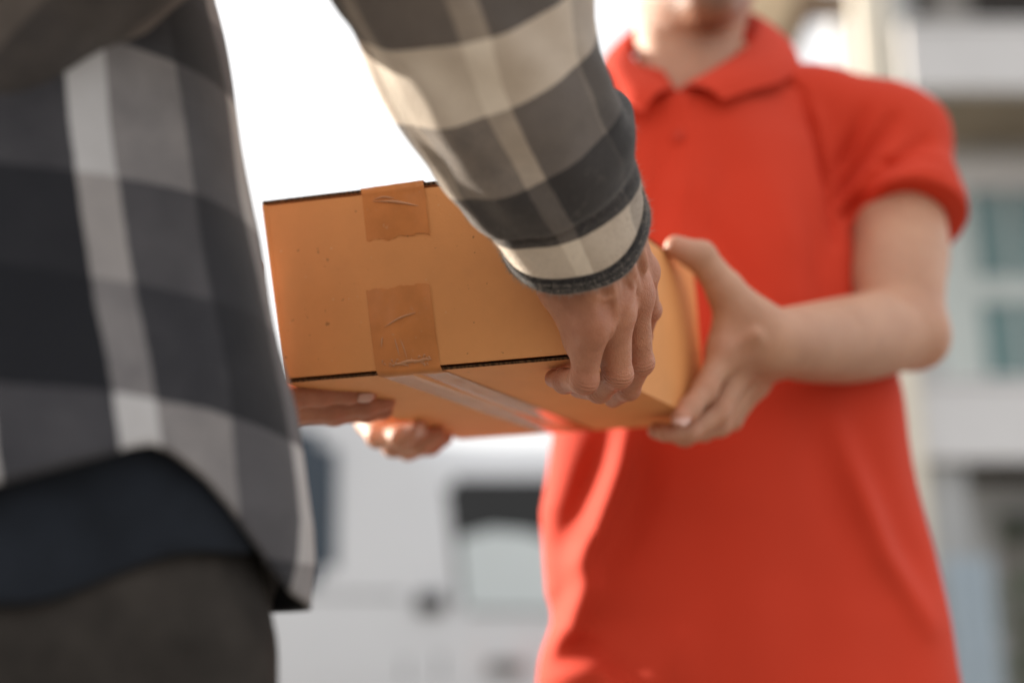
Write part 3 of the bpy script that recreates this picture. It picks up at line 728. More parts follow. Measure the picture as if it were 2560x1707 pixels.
# tendons, veins and knuckle heads on the back of the hand
def surf(f, px, py, z0, z1, inset=0.0):
    for z in np.arange(z0, z1, .0008):
        p = P(px, py, z); i = np.round((p - f.lo) / f.h).astype(int)
        if (i < 0).any() or (i >= f.n).any(): continue
        if f.v[i[0], i[1], i[2]] < 0: return P(px, py, z + inset)
    return None
def ridge(f, line, r, inset, k, n=10, z0=.80, z1=1.06):
    ps = [surf(f, a, b, z0, z1, inset) for a, b in catmull(line, n)]
    ps = [p for p in ps if p is not None]
    for i in range(len(ps) - 1):
        if np.linalg.norm(ps[i + 1] - ps[i]) < .02: f.cap(ps[i], ps[i + 1], r * (.6 + .4 * math.sin(math.pi * (i + .5) / len(ps))), r * (.6 + .4 * math.sin(math.pi * (i + 1.5) / len(ps))), k)
for line, r, ins in (([(1470, 640), (1478, 720), (1482, 800)], .0026, .0012), ([(1508, 620), (1528, 690), (1540, 765)], .0030, .0010), ([(1545, 605), (1572, 665), (1588, 725)], .0032, .0008), ([(1580, 590), (1600, 635), (1608, 672)], .0030, .0010)):
    ridge(fc, line, r, ins, .005)
for line, r in (([(1524, 690), (1534, 740), (1536, 790), (1526, 840)], .0018), ([(1570, 690), (1580, 730), (1562, 775)], .0018), ([(1440, 680), (1462, 720), (1500, 745), (1526, 742)], .0016), ([(1490, 640), (1512, 690), (1520, 742)], .0015)):
    ridge(fc, line, r, .0004, .003)
for p in mcp: fc.ell(p + (P(1280, 853, .9) - P(1280, 853, .906)), np.full(3, .0080), None, .010)
V1, Q1 = fc.mesh()
# ---- left hand under the far end of the box
il = [P(690, 994, 1.035), P(800, 984, 1.058), P(872, 981, 1.068), P(922, 980, 1.075)]
ml_ = [P(694, 1024, 1.055), P(826, 1022, 1.078), P(912, 1012, 1.092), P(966, 1004, 1.102)]
rl = [P(706, 1030, 1.09), P(836, 1034, 1.115), P(915, 1030, 1.13), P(962, 1028, 1.138)]
pl_ = [P(716, 1032, 1.12), P(820, 1036, 1.145), P(880, 1034, 1.155), P(915, 1032, 1.16)]
th = [P(620, 930, 1.0), P(612, 810, 1.0), P(622, 730, 1.005), P(630, 668, 1.01)]
allp = np.array(il + ml_ + rl + pl_ + th + [P(520, 1010, .97)])
fl_ = Field(allp.min(0) - .03, allp.max(0) + .03, .0015)
WL = P(560, 1010, .99)
palml = [(P(500, 1015, .95), WL, .028, .027, .01)]
for p in (il, ml_, rl, pl_): palml.append((WL, p[0], .020, .0125, .012))
palml += [(WL, th[0], .020, .016, .012)]
hand(fl_, [il, ml_, rl, pl_, th], [[.0115, .0098, .0088, .0074], [.0118, .010, .009, .0076], [.011, .0094, .0084, .0072], [.0095, .008, .0072, .006], [.0145, .012, .0105, .0085]], WL, palml)
V2, Q2 = fl_.mesh()
# ---- head, neck and trunk core (above the frame)
def head_field(c, R, s, hh=0.004, below=.22):
    f = Field(np.array(c) - np.array([.22 * s, .22 * s, below]), np.array(c) + .22 * s, hh)
    L = lambda x, y, z: np.array(c) + R @ (np.array([x, y, z]) * s)          # local: -y is the face, z up
    f.ell(L(0, .012, .035), np.array([.076, .094, .088]) * s, R, .02)
    f.ell(L(0, -.030, -.040), np.array([.058, .062, .078]) * s, R, .03)
    f.ell(L(0, -.066, -.100), np.array([.026, .022, .019]) * s, R, .022)      # chin
    f.cap(L(-.045, -.01, -.075), L(0, -.062, -.100), .017 * s, .017 * s, .02); f.cap(L(.045, -.01, -.075), L(0, -.062, -.100), .017 * s, .017 * s, .02)
    f.cap(L(0, -.088, .020), L(0, -.110, -.022), .008 * s, .013 * s, .010)    # nose
    for e in (-1, 1):
        f.ell(L(.011 * e, -.098, -.026), np.full(3, .009 * s), None, .006)
        f.ell(L(.078 * e, .010, .0), np.array([.008, .017, .030]) * s, R, .006)
        f.ell(L(.031 * e, -.092, .022), np.array([.017, .012, .011]) * s, R, .008, 'sub')
        f.ell(L(.031 * e, -.080, .021), np.full(3, .0125 * s), None, .003)
        f.cap(L(.016 * e, -.091, .040), L(.046 * e, -.083, .042), .006 * s, .005 * s, .008)
    f.ell(L(0, -.088, -.056), np.array([.022, .010, .0055]) * s, R, .004); f.ell(L(0, -.087, -.068), np.array([.020, .010, .0065]) * s, R, .004)
    return f, L
Rz = np.array(Matrix.Rotation(math.radians(150), 3, 'Z'))
hc = np.array([-0.36, .80, 1.53])
fh, Lh = head_field(hc, Rz, .97)
fh.cap(hc + np.array([-.0, -.02, -.04]), hc + np.array([-.01, -.05, -.22]), .055, .062, .03)
V3, Q3 = fh.mesh()
ft = Field((-.62, .45, .74), (.10, 1.0, 1.45), .007)
ft.cap((-.35, .76, .86), (-.35, .75, 1.20), .11, .12, .03); ft.cap((-.48, .76, 1.26), (-.27, .75, 1.26), .045, .045, .05)
ft.cap((-.36, .77, 1.2), (-.365, .765, 1.38), .06, .055, .04)
ft.chain([(-.27, .75, 1.26), tuple(P(420, -500, .715)), tuple(P(1000, -330, .755)), tuple(P(1240, 190, .83)), tuple(P(1340, 400, .862)), tuple(P(1390, 470, .87))], [.05, .045, .04, .036, .03, .027], .02)
ft.chain([(-.50, .78, 1.22), (-.46, .84, 1.02), tuple(P(520, 1012, .96))], [.05, .042, .028], .02)
V4, Q4 = ft.mesh()
V, Q = merge([(V1, Q1), (V2, Q2), (V3, Q3), (V4, Q4)])
spots = [(p[i], .012, .55) for p in (idx, mid, rin, pin, il, ml_, rl) for i in (1, 2)] + [(p[3], .010, .7) for p in (idx, mid, rin, pin, il, ml_, rl)] + [(p, .016, .45) for p in mcp]
kc_, km_ = crease_attr(V, (idx, mid, rin, pin, il, ml_, rl))
body = mk('body', V, Q, M['skin_c'], cust, attr={'red': red_attr(V, spots), 'kc': kc_, 'km': km_})
nail(P(915, 996, 1.064), il[3] - il[2], np.array([0, -.6, -.8]), .0105, .013, M['nail'], body)
hf = Field(hc - .16, hc + .18, .005); hf.ell(Lh(0, .022, .046), (.081, .096, .090), Rz, .01); hf.ell(Lh(0, .05, -.02), (.07, .055, .07), Rz, .02)
hf.ell(Lh(0, -.10, -.02), (.085, .07, .085), Rz, .01, 'sub')
vv, qq = hf.mesh(); mk('hair', vv, qq, M['hair'], cust)

# ---- flannel sleeve: lofted cloth tube
def tube(centers, radii, m, flat=None, disp=None, hint=(0, -1, 0)):
    c = np.array(centers); n = len(c); T = np.gradient(c, axis=0); T /= np.linalg.norm(T, axis=1)[:, None]
    u = np.concatenate([[0], np.cumsum(np.linalg.norm(np.diff(c, axis=0), axis=1))])
    nrm = np.array(hint, float); rings = []; uvs = []
    for i in range(n):
        nrm = nrm - T[i] * (nrm @ T[i]); nrm /= np.linalg.norm(nrm); bn = np.cross(T[i], nrm)
        for j in range(m):
            a = 2 * np.pi * j / m; d = nrm * np.cos(a) + bn * np.sin(a)
            rings.append((c[i], d, radii[i], u[i], a))
    Cc = np.array([r[0] for r in rings]); D = np.array([r[1] for r in rings]); Rr = np.array([r[2] for r in rings]); U = np.array([r[3] for r in rings]); A = np.array([r[4] for r in rings])
    return Cc, D, Rr, U, A
keys = [P(-640, 520, .775), P(-295, 190, .75), P(73, -170, .72), P(420, -450, .715), P(760, -500, .735), P(1030, -330, .755), P(1145, -100, .785), P(1215, 130, .82), P(1300, 310, .85), P(1382, 455, .880), P(1420, 540, .895), P(1440, 582, .908)]
rk = [.114, .100, .080, .077, .084, .084, .0765, .0690, .0648, .0592, .0520, .0500]
NS = 260; MS = 144
cen = catmull(keys, NS); rad = np.interp(np.linspace(0, len(rk) - 1, NS), np.arange(len(rk)), rk)
Cc, D, Rr, U, A = tube(cen, rad, MS, hint=(0.25, -1, .1))
Ue = U.max() - U                                              # distance from the hem
base = Cc + D * Rr[:, None]
w1 = wob(base, 38, 8, 2); w2 = wob(base * np.array([1, 1, .55]), 85, 8, 9)
w3 = np.sin(Ue * 150 + 2.2 * np.cos(A * 1.0 - .6) + 1.5 * w1) * np.exp(-((Ue - .085) / .035) ** 2)
w4 = np.sin(Ue * 95 + 3 * np.sin(A + 1) + w1 * 2) * np.exp(-((Ue - .19) / .06) ** 2)
w5 = np.sin(5 * A + 22 * Ue + 1.5 * w1) * np.clip(.35 + .65 * np.cos(A + 1.0), 0, 1) + .5 * np.sin(9 * A - 30 * Ue + 2 * w1)
disp = .0035 * w1 + .0014 * w2 + .0012 * w3 + .0010 * w4 + .0022 * w5 * np.clip(Ue / .09, 0, 1)
disp *= np.clip(Ue / .03, .25, 1)
# gathered where the cuff is sewn on, with a fold hanging over it on the outer side
disp += .0065 * np.exp(-((Ue - .064) / .012) ** 2) * (0.35 + .9 * np.clip(np.cos(A + 1.15), 0, 1)) - .0028 * np.exp(-((Ue - .040) / .005) ** 2)
disp += .0010 * np.exp(-((Ue - .003) / .004) ** 2)
base = base + D * disp[:, None]
base = base + (cen[-1] - cen[-8])[None] / np.linalg.norm(cen[-1] - cen[-8]) * (.003 * np.sin(2 * A + .6) + .0012 * np.sin(3 * A))[:, None] * np.exp(-Ue / .025)[:, None]
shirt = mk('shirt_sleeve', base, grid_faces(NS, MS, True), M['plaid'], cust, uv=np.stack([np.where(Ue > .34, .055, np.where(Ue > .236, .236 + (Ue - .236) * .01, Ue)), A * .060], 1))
add_mod(shirt, 'SOLIDIFY', thickness=0.0022, offset=-1)
# dark bound edge of the cuff, turned inside
ring = base.reshape(NS, MS, 3)
hem_c = cen[-1]; ax = (cen[-1] - cen[-6]); ax /= np.linalg.norm(ax)
rows = []
last = ring[-1]; prev = ring[-6]
outd = (last - hem_c); outd = outd - (outd @ ax)[:, None] * ax[None]; outd /= np.linalg.norm(outd, axis=1)[:, None]
for i, (s_, o_) in enumerate([(-.0140, .0004), (-.0130, .0019), (-.009, .0024), (-.004, .0026), (0.0, .0026), (.0022, .0016), (.0028, -.0002), (.0016, -.0020), (-.004, -.0032), (-.012, -.0036), (-.030, -.0042)]):
    t = np.linspace(0, 2 * np.pi, MS, endpoint=False)
    rows.append(last + ax[None] * (s_ + .0007 * np.sin(5 * t))[:, None] + outd * (o_ + .0004 * np.sin(7 * t + i))[:, None])
mk('cuff_edge', np.array(rows).reshape(-1, 3), grid_faces(len(rows), MS, True), M['lining'], shirt)
# nap fibres standing off the cuff and the sunny side of the sleeve
fv = []; ff = []
nrmD = D.reshape(NS, MS, 3)
def fibre(p, d, l, w):
    s_ = np.cross(d, rng.normal(size=3)); s_ /= np.linalg.norm(s_) + 1e-9; b0 = len(fv)
    k = p + d * l * .5 + rng.normal(size=3) * l * .22
    e = k + d * l * .4 + rng.normal(size=3) * l * .35
    fv.extend([p - s_ * w, p + s_ * w, k + s_ * w * .7, k - s_ * w * .7, e]); ff.extend([(b0, b0 + 1, b0 + 2, b0 + 3), (b0 + 3, b0 + 2, b0 + 4)])
for q in range(9000):
    i = int(NS - 1 - abs(rng.normal()) * 26); j = rng.integers(MS)
    if i < 150: continue
    fibre(ring[i, j] + nrmD[i, j] * .0003, nrmD[i, j] + rng.normal(size=3) * .5, rng.uniform(.0008, .0026), .00009)
er = np.array(rows)
for q in range(4500):
    i = rng.integers(2, 8); j = rng.integers(MS)
    fibre(er[i, j], outd[j] * .5 + ax * .6 + rng.normal(size=3) * .5, rng.uniform(.0010, .0036), .00010)
fz = mk('nap_fibres', np.array(fv), ff, M['nap'] if 'nap' in M else M['pale'], shirt, smooth=False); fz['kind'] = 'stuff'

# ---- flannel shirt body
YT = 0.735; aT, bT = .185, .118
zr = [(-500, 520), (-250, 530), (0, 548), (250, 574), (500, 612), (700, 655), (1000, 716), (1150, 734), (1300, 752), (1390, 744), (1480, 715), (1650, 690)]
zz = np.array([PY(p, y, YT)[2] for y, p in zr]); xx = np.array([PY(p, y, YT)[0] for y, p in zr])
o_ = np.argsort(zz); zz = zz[o_]; xx = xx[o_]
def hem_z(a):     # a: angle, 0 = +x side, negative towards the camera
    deg = np.degrees((a + np.pi) % (2 * np.pi) - np.pi)
    tab = [(-180, 1500), (-130, 1420), (-95, 1330), (-70, 1232), (-57, 1168), (-50, 1130), (-46, 1116), (-42, 1128), (-34, 1185), (-23, 1290), (-12, 1385), (0, 1462), (12, 1490), (35, 1490), (90, 1480), (180, 1500)]
    py = np.interp(deg, [t[0] for t in tab], [t[1] for t in tab])
    return np.interp(py, np.arange(900, 1800, 50), [PY(500, y, .66)[2] for y in np.arange(900, 1800, 50)])
Z900 = PY(300, 905, .63)[2]
NT, MT = 120, 220
ang = np.linspace(0, 2 * np.pi, MT, endpoint=False); ztop = 1.30
rows = []; uvs = []
for i in range(NT):
    t = i / (NT - 1); hz = hem_z(ang); z = ztop + (hz - ztop) * t
    xc = np.interp(z, zz, xx) - aT
    k = np.where(z > 1.12, np.sqrt(np.clip(1 - ((z - 1.12) / .26) ** 2, 0.05, 1)), 1.0)
    x = xc + aT * k * np.cos(ang); y = YT + bT * k * np.sin(ang)
    p = np.stack([x, y, z], 1)
    rows.append(p); uvs.append(np.stack([(z - Z900) * .8 + .062 + .62, (np.where(ang > np.pi * .9, 2 * np.pi - ang, -ang) * .150) + .02 + .42], 1))
Pt = np.array(rows).reshape(-1, 3); uvs = np.array(uvs).reshape(-1, 2)
dd = np.stack([np.cos(np.tile(ang, NT)), np.sin(np.tile(ang, NT)) * 1.3, np.zeros(NT * MT)], 1); dd /= np.linalg.norm(dd, axis=1)[:, None]
tt = np.repeat(np.linspace(0, 1, NT), MT)
fold = .010 * wob(Pt * np.array([1, 1, .25]), 36, 8, 5) + .006 * wob(Pt * np.array([1, 1, .5]), 62, 8, 12)
uvs = uvs + np.stack([.016 * wob(Pt, 17, 8, 3), .016 * wob(Pt, 15, 8, 15)], 1)
fold += .010 * tt ** 3 * np.sin(5 * np.tile(ang, NT) + .5)
Pt = Pt + dd * fold[:, None]
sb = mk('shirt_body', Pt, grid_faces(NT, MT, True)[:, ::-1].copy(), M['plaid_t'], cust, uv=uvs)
add_mod(sb, 'SOLIDIFY', thickness=0.0025, offset=-1)
# left sleeve, mostly behind the trunk
kl = [np.array([-.47, .76, 1.22]), np.array([-.50, .80, 1.10]), np.array([-.45, .86, 1.0]), P(430, 1000, .93), P(520, 1012, .962)]
cl = catmull(kl, 60); rl_ = np.interp(np.linspace(0, 4, 60), range(5), [.085, .072, .06, .048, .042])
Cl, Dl, Rl, Ul, Al = tube(cl, rl_, 64, hint=(0, -1, .2))
bl = Cl + Dl * (Rl + .004 * wob(Cl + Dl * Rl[:, None], 60, 8, 3))[:, None]
sl2 = mk('shirt_sleeve', bl, grid_faces(60, 64, True), M['plaid'], cust, uv=np.stack([Ul.max() - Ul, Al * .05], 1)); add_mod(sl2, 'SOLIDIFY', thickness=.0022, offset=-1)
# navy tee below the shirt tail, trousers, shoes
zc0 = [PY(500, y, .68)[2] for y in (900, 1500)]
rows = []
for i in range(40):
    t = i / 39; z = zc0[0] + (zc0[1] - zc0[0] + .010 * np.sin(3 * ang + 1) + .006 * np.sin(7 * ang) + .030 * np.clip(np.cos(ang + .25), 0, 1) ** 3) * t; xc = np.interp(z, zz, xx) - aT
    rows.append(np.stack([xc + (aT - .020) * np.cos(ang), YT + (bT - .014) * np.sin(ang), z + 0 * ang], 1))
Pn = np.array(rows).reshape(-1, 3); Pn = Pn + dd[:len(Pn)] * (.008 * wob(Pn * np.array([1, 1, .5]), 55, 8, 1))[:, None]
te = mk('undershirt', Pn, grid_faces(40, MT, True)[:, ::-1].copy(), M['navy'], cust); add_mod(te, 'SOLIDIFY', thickness=.002, offset=-1)
def legs(name, parent, cx, cy, ztop, sep, hipw, hipd, mat, shoe, face, thigh=.085, xtop=None):
    f = Field((cx - hipw - .12, cy - .25, .05), (cx + hipw + .12, cy + .25, ztop + .1), .007)
    def fn(X, Y, Z):
        k_ = 1 - .16 * np.clip((Z - (ztop - .10)) / .10, 0, 1); return (np.sqrt(((X - cx) / (hipw * k_)) ** 2 + ((Y - cy) / (hipd * k_)) ** 2) - 1) * hipd * k_
    zt = ztop
    def fn2(X, Y, Z): return np.maximum(fn(X, Y, Z), np.maximum(Z - zt, (zt - .32) - Z))
    f.put(fn2, (cx - hipw, cy - hipd, zt - .36), (cx + hipw, cy + hipd, zt), .03)
    for s in (-1, 1):
        f.chain([(cx + s * sep, cy, zt - .24), (cx + s * (sep + .01), cy - .012 * face, zt * .52), (cx + s * (sep + .015), cy, .085)], [thigh + .012, .072, .062], .04)
        f.cap((cx + s * sep, cy, .05), (cx + s * sep, cy, .0), .2, .2, .0, op='sub') if False else None
    v, q = f.mesh(); v = v + np.stack([.007 * wob(v * np.array([1, 1, .4]), 45, 8, 3), .008 * wob(v * np.array([1, 1, .4]), 50, 8, 7), 0 * v[:, 0]], 1)
    mk(name, v, q, mat, parent)
    for s in (-1, 1):
        x = cx + s * (sep + .015)
        g_ = Field((x - .08, cy - .25, -.01), (x + .08, cy + .25, .14), .005)
        g_.cap((x, cy - .03 * face, .055), (x, cy + .15 * face, .04), .046, .038, .02); g_.cap((x, cy, .05), (x, cy, .10), .045, .045, .02)
        g_.put(lambda X, Y, Z: -(Z - .006) + 0 * X + 0 * Y, (x - .1, cy - .3, -.05), (x + .1, cy + .3, .2), .0, 'u') if False else None
        sl_ = g_.ax[2] < .004; g_.v[:, :, sl_] = np.maximum(g_.v[:, :, sl_], .002)
        v, q = g_.mesh(); v[:, 2] = np.maximum(v[:, 2], .001)
        mk('shoe', v, q, M['shoe'], parent)
xh = PY(744, 1560, YT)[0] - .180
legs('trousers', cust, xh - .005, YT, .905, .095, .176, .099, M['pants_c'], None, 1)

# ================================================================== COURIER
cour = empty('person', (.24, 1.46, 0), 'person in a red polo shirt holding out the parcel with both bare hands', 'person')
YM = 1.44
def M2(px, py, Y=YM): return PY(px, py, Y)
# ---- left arm and hand (picture right)
h2 = .0018
SHL = PY(2225, 350, 1.445); EL = P(2260, 815, 1.405); WR = P(1915, 852, 1.212)
li = [P(1812, 880, 1.200), P(1762, 975, 1.180), P(1722, 1022, 1.163), P(1700, 1046, 1.150)]
lm = [P(1850, 915, 1.215), P(1795, 1030, 1.195), P(1722, 1078, 1.178), P(1660, 1082, 1.168)]
lr = [P(1872, 942, 1.232), P(1800, 1062, 1.215), P(1712, 1088, 1.200), P(1640, 1076, 1.192)]
lp = [P(1892, 958, 1.252), P(1830, 1050, 1.245), P(1760, 1080, 1.238), P(1700, 1075, 1.235)]
lt = [P(1880, 800, 1.205), P(1812, 722, 1.200), P(1752, 642, 1.195), P(1690, 618, 1.185)]
allp = np.array(li + lm + lr + lp + lt + [SHL, EL, WR])
fm = Field(allp.min(0) - .06, allp.max(0) + .06, h2)
palm = []
for p, r in ((li, .0175), (lm, .0175), (lr, .0165), (lp, .015)): palm.append((lerp(WR, p[0], .12), p[0], r, r * .74, .014))
palm += [(lerp(WR, lt[0], .2), lt[0], .021, .018, .014), (lt[0], lerp(lt[0], li[0], .45), .015, .013, .014), (P(1822, 752, 1.202), P(1808, 860, 1.202), .0125, .0125, .014), (P(1850, 790, 1.205), P(1830, 880, 1.205), .015, .015, .014)]
nf = np.array([0., -.9, .35])
hand(fm, [li, lm, lr, lp, lt], [[.0128, .0108, .0096, .0082], [.0130, .0108, .0096, .0082], [.0122, .0102, .0092, .0078], [.0108, .009, .008, .0068], [.0185, .0163, .0138, .0108]], WR, palm, .012, .0016)
fm.limb([SHL, PY(2248, 590, 1.405), PY(2244, 710, 1.372), EL], [.038, .0530, .0505, .0415], .012)
fm.limb([P(2262, 828, 1.40), P(2145, 846, 1.34), P(2040, 856, 1.275), P(1960, 856, 1.228), WR], [.0400, .0445, .0390, .0325, .0295], .016)
fm.ell(P(2306, 852, 1.412), (.025, .026, .026), None, .022)
fm.cap(P(2120, 800, 1.285), P(1985, 815, 1.215), .006, .004, .014); fm.cap(P(2200, 760, 1.345), P(2120, 800, 1.285), .010, .006, .02); fm.ell(P(1925, 905, 1.235), (.012, .012, .012), None, .014)
for a, b, r in ((P(1900, 850, 1.183), P(1850, 905, 1.197), .003), (P(1890, 835, 1.180), P(1825, 872, 1.190), .003)): fm.cap(a, b, r, r, .008)
for p in (li, lm, lr): fm.ell(p[0] + np.array([0, -.005, .002]), np.full(3, .0115), None, .008)
V1, Q1 = fm.mesh()
# ---- right arm and hand (mostly behind the box)
SHR = PY(1440, 350, 1.45); ER = P(1372, 775, 1.52); WRR = P(985, 985, 1.37)
ri = [P(925, 1052, 1.275), P(945, 1088, 1.235), P(1000, 1092, 1.215), P(1046, 1076, 1.205)]
rm = [P(952, 1066, 1.298), P(985, 1112, 1.262), P(1048, 1108, 1.245), P(1092, 1084, 1.240)]
rr = [P(978, 1072, 1.322), P(1020, 1122, 1.295), P(1076, 1112, 1.285), P(1112, 1092, 1.285)]
rp = [P(1000, 1075, 1.345), P(1040, 1118, 1.325), P(1080, 1108, 1.318), P(1105, 1095, 1.318)]
rt = [P(935, 1000, 1.30), P(905, 960, 1.25), P(895, 905, 1.235), P(892, 860, 1.228)]
allp = np.array(ri + rm + rr + rp + rt + [SHR, ER, WRR])
fr = Field(allp.min(0) - .06, allp.max(0) + .06, .0022)
palm = []
for p, r in ((ri, .0175), (rm, .0175), (rr, .0165), (rp, .015)): palm.append((WRR, p[0], r, r * .72, .014))
palm += [(WRR, rt[0], .02, .016, .014)]
hand(fr, [ri, rm, rr, rp, rt], [[.0130, .0112, .0100, .0086], [.0132, .0112, .0100, .0086], [.0122, .0104, .0094, .0082], [.0108, .009, .008, .0068], [.0155, .0135, .0115, .009]], WRR, palm, .010, .0014)
fr.chain([SHR, lerp(SHR, ER, .5), ER], [.055, .05, .044], .03); fr.chain([ER, lerp(ER, WRR, .3), WRR], [.043, .045, .031], .03)
V2, Q2 = fr.mesh()
# ---- head and neck
hm = M2(1722, -168, 1.395)
Rm = np.array(Matrix.Rotation(math.radians(6), 3, 'Z') @ Matrix.Rotation(math.radians(9), 3, 'X') @ Matrix.Rotation(math.radians(-4), 3, 'Y'))
big, Lm = head_field(hm, Rm, 1.10, .0035, .46)
nb = M2(1728, 250, YM + .005)
big.cap(hm + np.array([0, .028, -.03]), nb, .063, .065, .03)
big.cap(nb, nb + np.array([0, .01, -.07]), .062, .085, .03)
big.cap(M2(1745, 40, YM - .045), M2(1735, 200, YM - .055), .010, .009, .02)         # larynx
for e in (-1, 1): big.cap(hm + np.array([.055 * e, .03, -.06]), M2(1728 + 36 * e, 250, YM - .05), .012, .010, .02)
V3, Q3 = big.mesh()
ft = Field((-.05, 1.30, .72), (.55, 1.62, 1.42), .008)
tc_ = M2(1800, 600); ft.cap(M2(1830, 1250, YM + .02), M2(1760, 520, YM + .02), .085, .085, .03); ft.cap(SHR + np.array([.02, .01, -.01]), SHL + np.array([-.02, .01, -.01]), .036, .036, .03); ft.cap(M2(1735, 420, YM + .02), nb, .05, .05, .03)
V4, Q4 = ft.mesh()
V, Q = merge([(V1, Q1), (V2, Q2), (V3, Q3), (V4, Q4)])
spots = [(p[i], .014, .5) for p in (li, lm, lr, ri, rm, rr) for i in (1, 2)] + [(p[3], .014, .75) for p in (li, lm, lr, ri, rm, rr, lt)] + [(p[0], .02, .4) for p in (li, lm, lr)] + [(P(2330, 860, 1.42), .05, .35)]
spots += [(Lm(0, -.09, -.06), .022, .9)]
kc_, km_ = crease_attr(V, (li, lm, lr, lt, ri, rm, rr))
bodm = mk('body', V, Q, M['skin_m'], cour, attr={'red': red_attr(V, spots), 'kc': kc_, 'km': km_, 'chin_shadow_hair': red_attr(V, [(Lm(0, -.085, -.105), .034, .8), (Lm(0, -.06, -.118), .032, .75), (Lm(.03, -.06, -.10), .026, .6), (Lm(-.03, -.06, -.10), .026, .6), (P(2030, 872, 1.245), .030, .30), (P(2090, 885, 1.275), .032, .30), (P(2150, 900, 1.305), .032, .24), (P(1985, 868, 1.215), .018, .26), (P(2050, 820, 1.240), .016, .18)])})  # last attribute: chin and jaw spots paint shadow, arm spots are hair
nail(P(1704, 1048, 1.1405), li[3] - li[2], np.array([-.35, -.9, .1]), .0135, .0155, M['nail'], bodm)
nail(P(1048, 1073, 1.1965), ri[3] - ri[2], np.array([.1, -.95, .1]), .013, .014, M['nail'], bodm)
hf = Field(hm - .17, hm + .2, .005); hf.ell(Lm(0, .022, .052), (.090, .106, .100), Rm, .01); hf.ell(Lm(0, .055, -.02), (.072, .055, .07), Rm, .02)
hf.ell(Lm(0, -.105, -.015), (.085, .075, .085), Rm, .01, 'sub')
vv, qq = hf.mesh(); mk('hair', vv, qq, M['hair'], cour)

# ---- red polo shirt
prof = [(250, 1560, 1930, .075), (330, 1470, 2010, .098), (420, 1440, 2065, .108), (560, 1428, 2112, .115), (680, 1415, 2160, .117), (800, 1405, 2195, .118), (1000, 1388, 2248, .122), (1100, 1378, 2266, .124), (1280, 1352, 2306, .128), (1480, 1366, 2350, .130), (1560, 1386, 2368, .132), (1707, 1350, 2395, .134), (1850, 1340, 2410, .134)]
zs = []; cxs = []; aa = []; bb = []
for y, a, b, d in prof:
    l, r = M2(a, y), M2(b, y); zs.append(l[2]); cxs.append((l[0] + r[0]) / 2); aa.append((r[0] - l[0]) / 2); bb.append(d)
zs = np.array(zs)[::-1]; cxs = np.array(cxs)[::-1]; aa = np.array(aa)[::-1]; bb = np.array(bb)[::-1]
fs = Field((-.06, 1.26, zs[0] - .02), (.57, 1.60, 1.50), .0028)
z = fs.ax[2]; cxz = np.interp(z, zs, cxs); az = np.interp(z, zs, aa); bz = np.interp(z, zs, bb)
X, Y, Z = np.meshgrid(fs.ax[0], fs.ax[1], fs.ax[2], indexing='ij', sparse=True)
qx = (X - cxz) / az; qy = (Y - YM) / bz
l = np.sqrt(np.abs(qx) ** 2.3 + np.abs(qy) ** 2.3 + 1e-9) ** (2 / 2.3) if False else np.sqrt(qx ** 2 + qy ** 2)
gd = np.sqrt((qx / az) ** 2 + (qy / bz) ** 2) + 1e-6
tor = (l * (l - 1) / gd).astype(np.float32)
tor = np.maximum(tor, np.maximum(Z - zs[-1], zs[0] - Z))
fs.v = np.minimum(fs.v, tor.astype(np.float32))
# yoke and shoulders
fs.cap(M2(1800, 262, YM + .01), M2(2050, 300, YM + .01), .062, .062, .04); fs.cap(M2(1640, 275, YM + .01), M2(1500, 310, YM + .01), .060, .060, .04)
fs.cap(M2(2030, 400, YM + .005), M2(2075, 520, YM + .005), .045, .036, .03)
def sleeve(pts, rads, k):
    pts = [np.array(p) for p in pts]
    end = pts[-1]; d = (pts[-1] - pts[-2]); d /= np.linalg.norm(d); ext = end + d * .05
    t = Tmp(fs); t.chain(pts + [ext], list(rads) + [rads[-1] * 1.0], .03)
    lo_ = end - .16; hi_ = end + .16
    t.put(lambda X, Y, Z: -((X - end[0]) * d[0] + (Y - end[1]) * d[1] + (Z - end[2]) * d[2]), lo_, hi_, 0.0, 'sub')
    # sewn hem band: a groove round the sleeve
    gp = end - d * .036
    t.put(lambda X, Y, Z: .0042 * np.exp(-(((X - gp[0]) * d[0] + (Y - gp[1]) * d[1] + (Z - gp[2]) * d[2]) / .005) ** 2), lo_, hi_, 0.0, 'add')
    t.commit(k)
    fs.cap(end + d * .030, end + d * .10, rads[-1] - .005, rads[-1] - .003, .002, op='sub')
ENDL = PY(2254, 556, 1.410)
sleeve([PY(2150, 335, 1.45), PY(2218, 356, 1.448), ENDL + (SHL - EL) / np.linalg.norm(SHL - EL) * .02, ENDL], [.062, .0635, .0630, .0630], .022)
ENDR = lerp(SHR, ER, .42)
sleeve([PY(1520, 335, 1.45), PY(1455, 352, 1.45), lerp(SHR, ER, .35), ENDR], [.060, .064, .063, .063], .022)
# hollow neck opening
fs.cap(nb + np.array([0, -.002, -.015]), nb + np.array([0, -.004, .2]), .066, .078, .006, op='sub')
fs.cap(M2(1697, 232, YM - .085), M2(1715, 150, YM - .07), .008, .03, .006, op='sub')
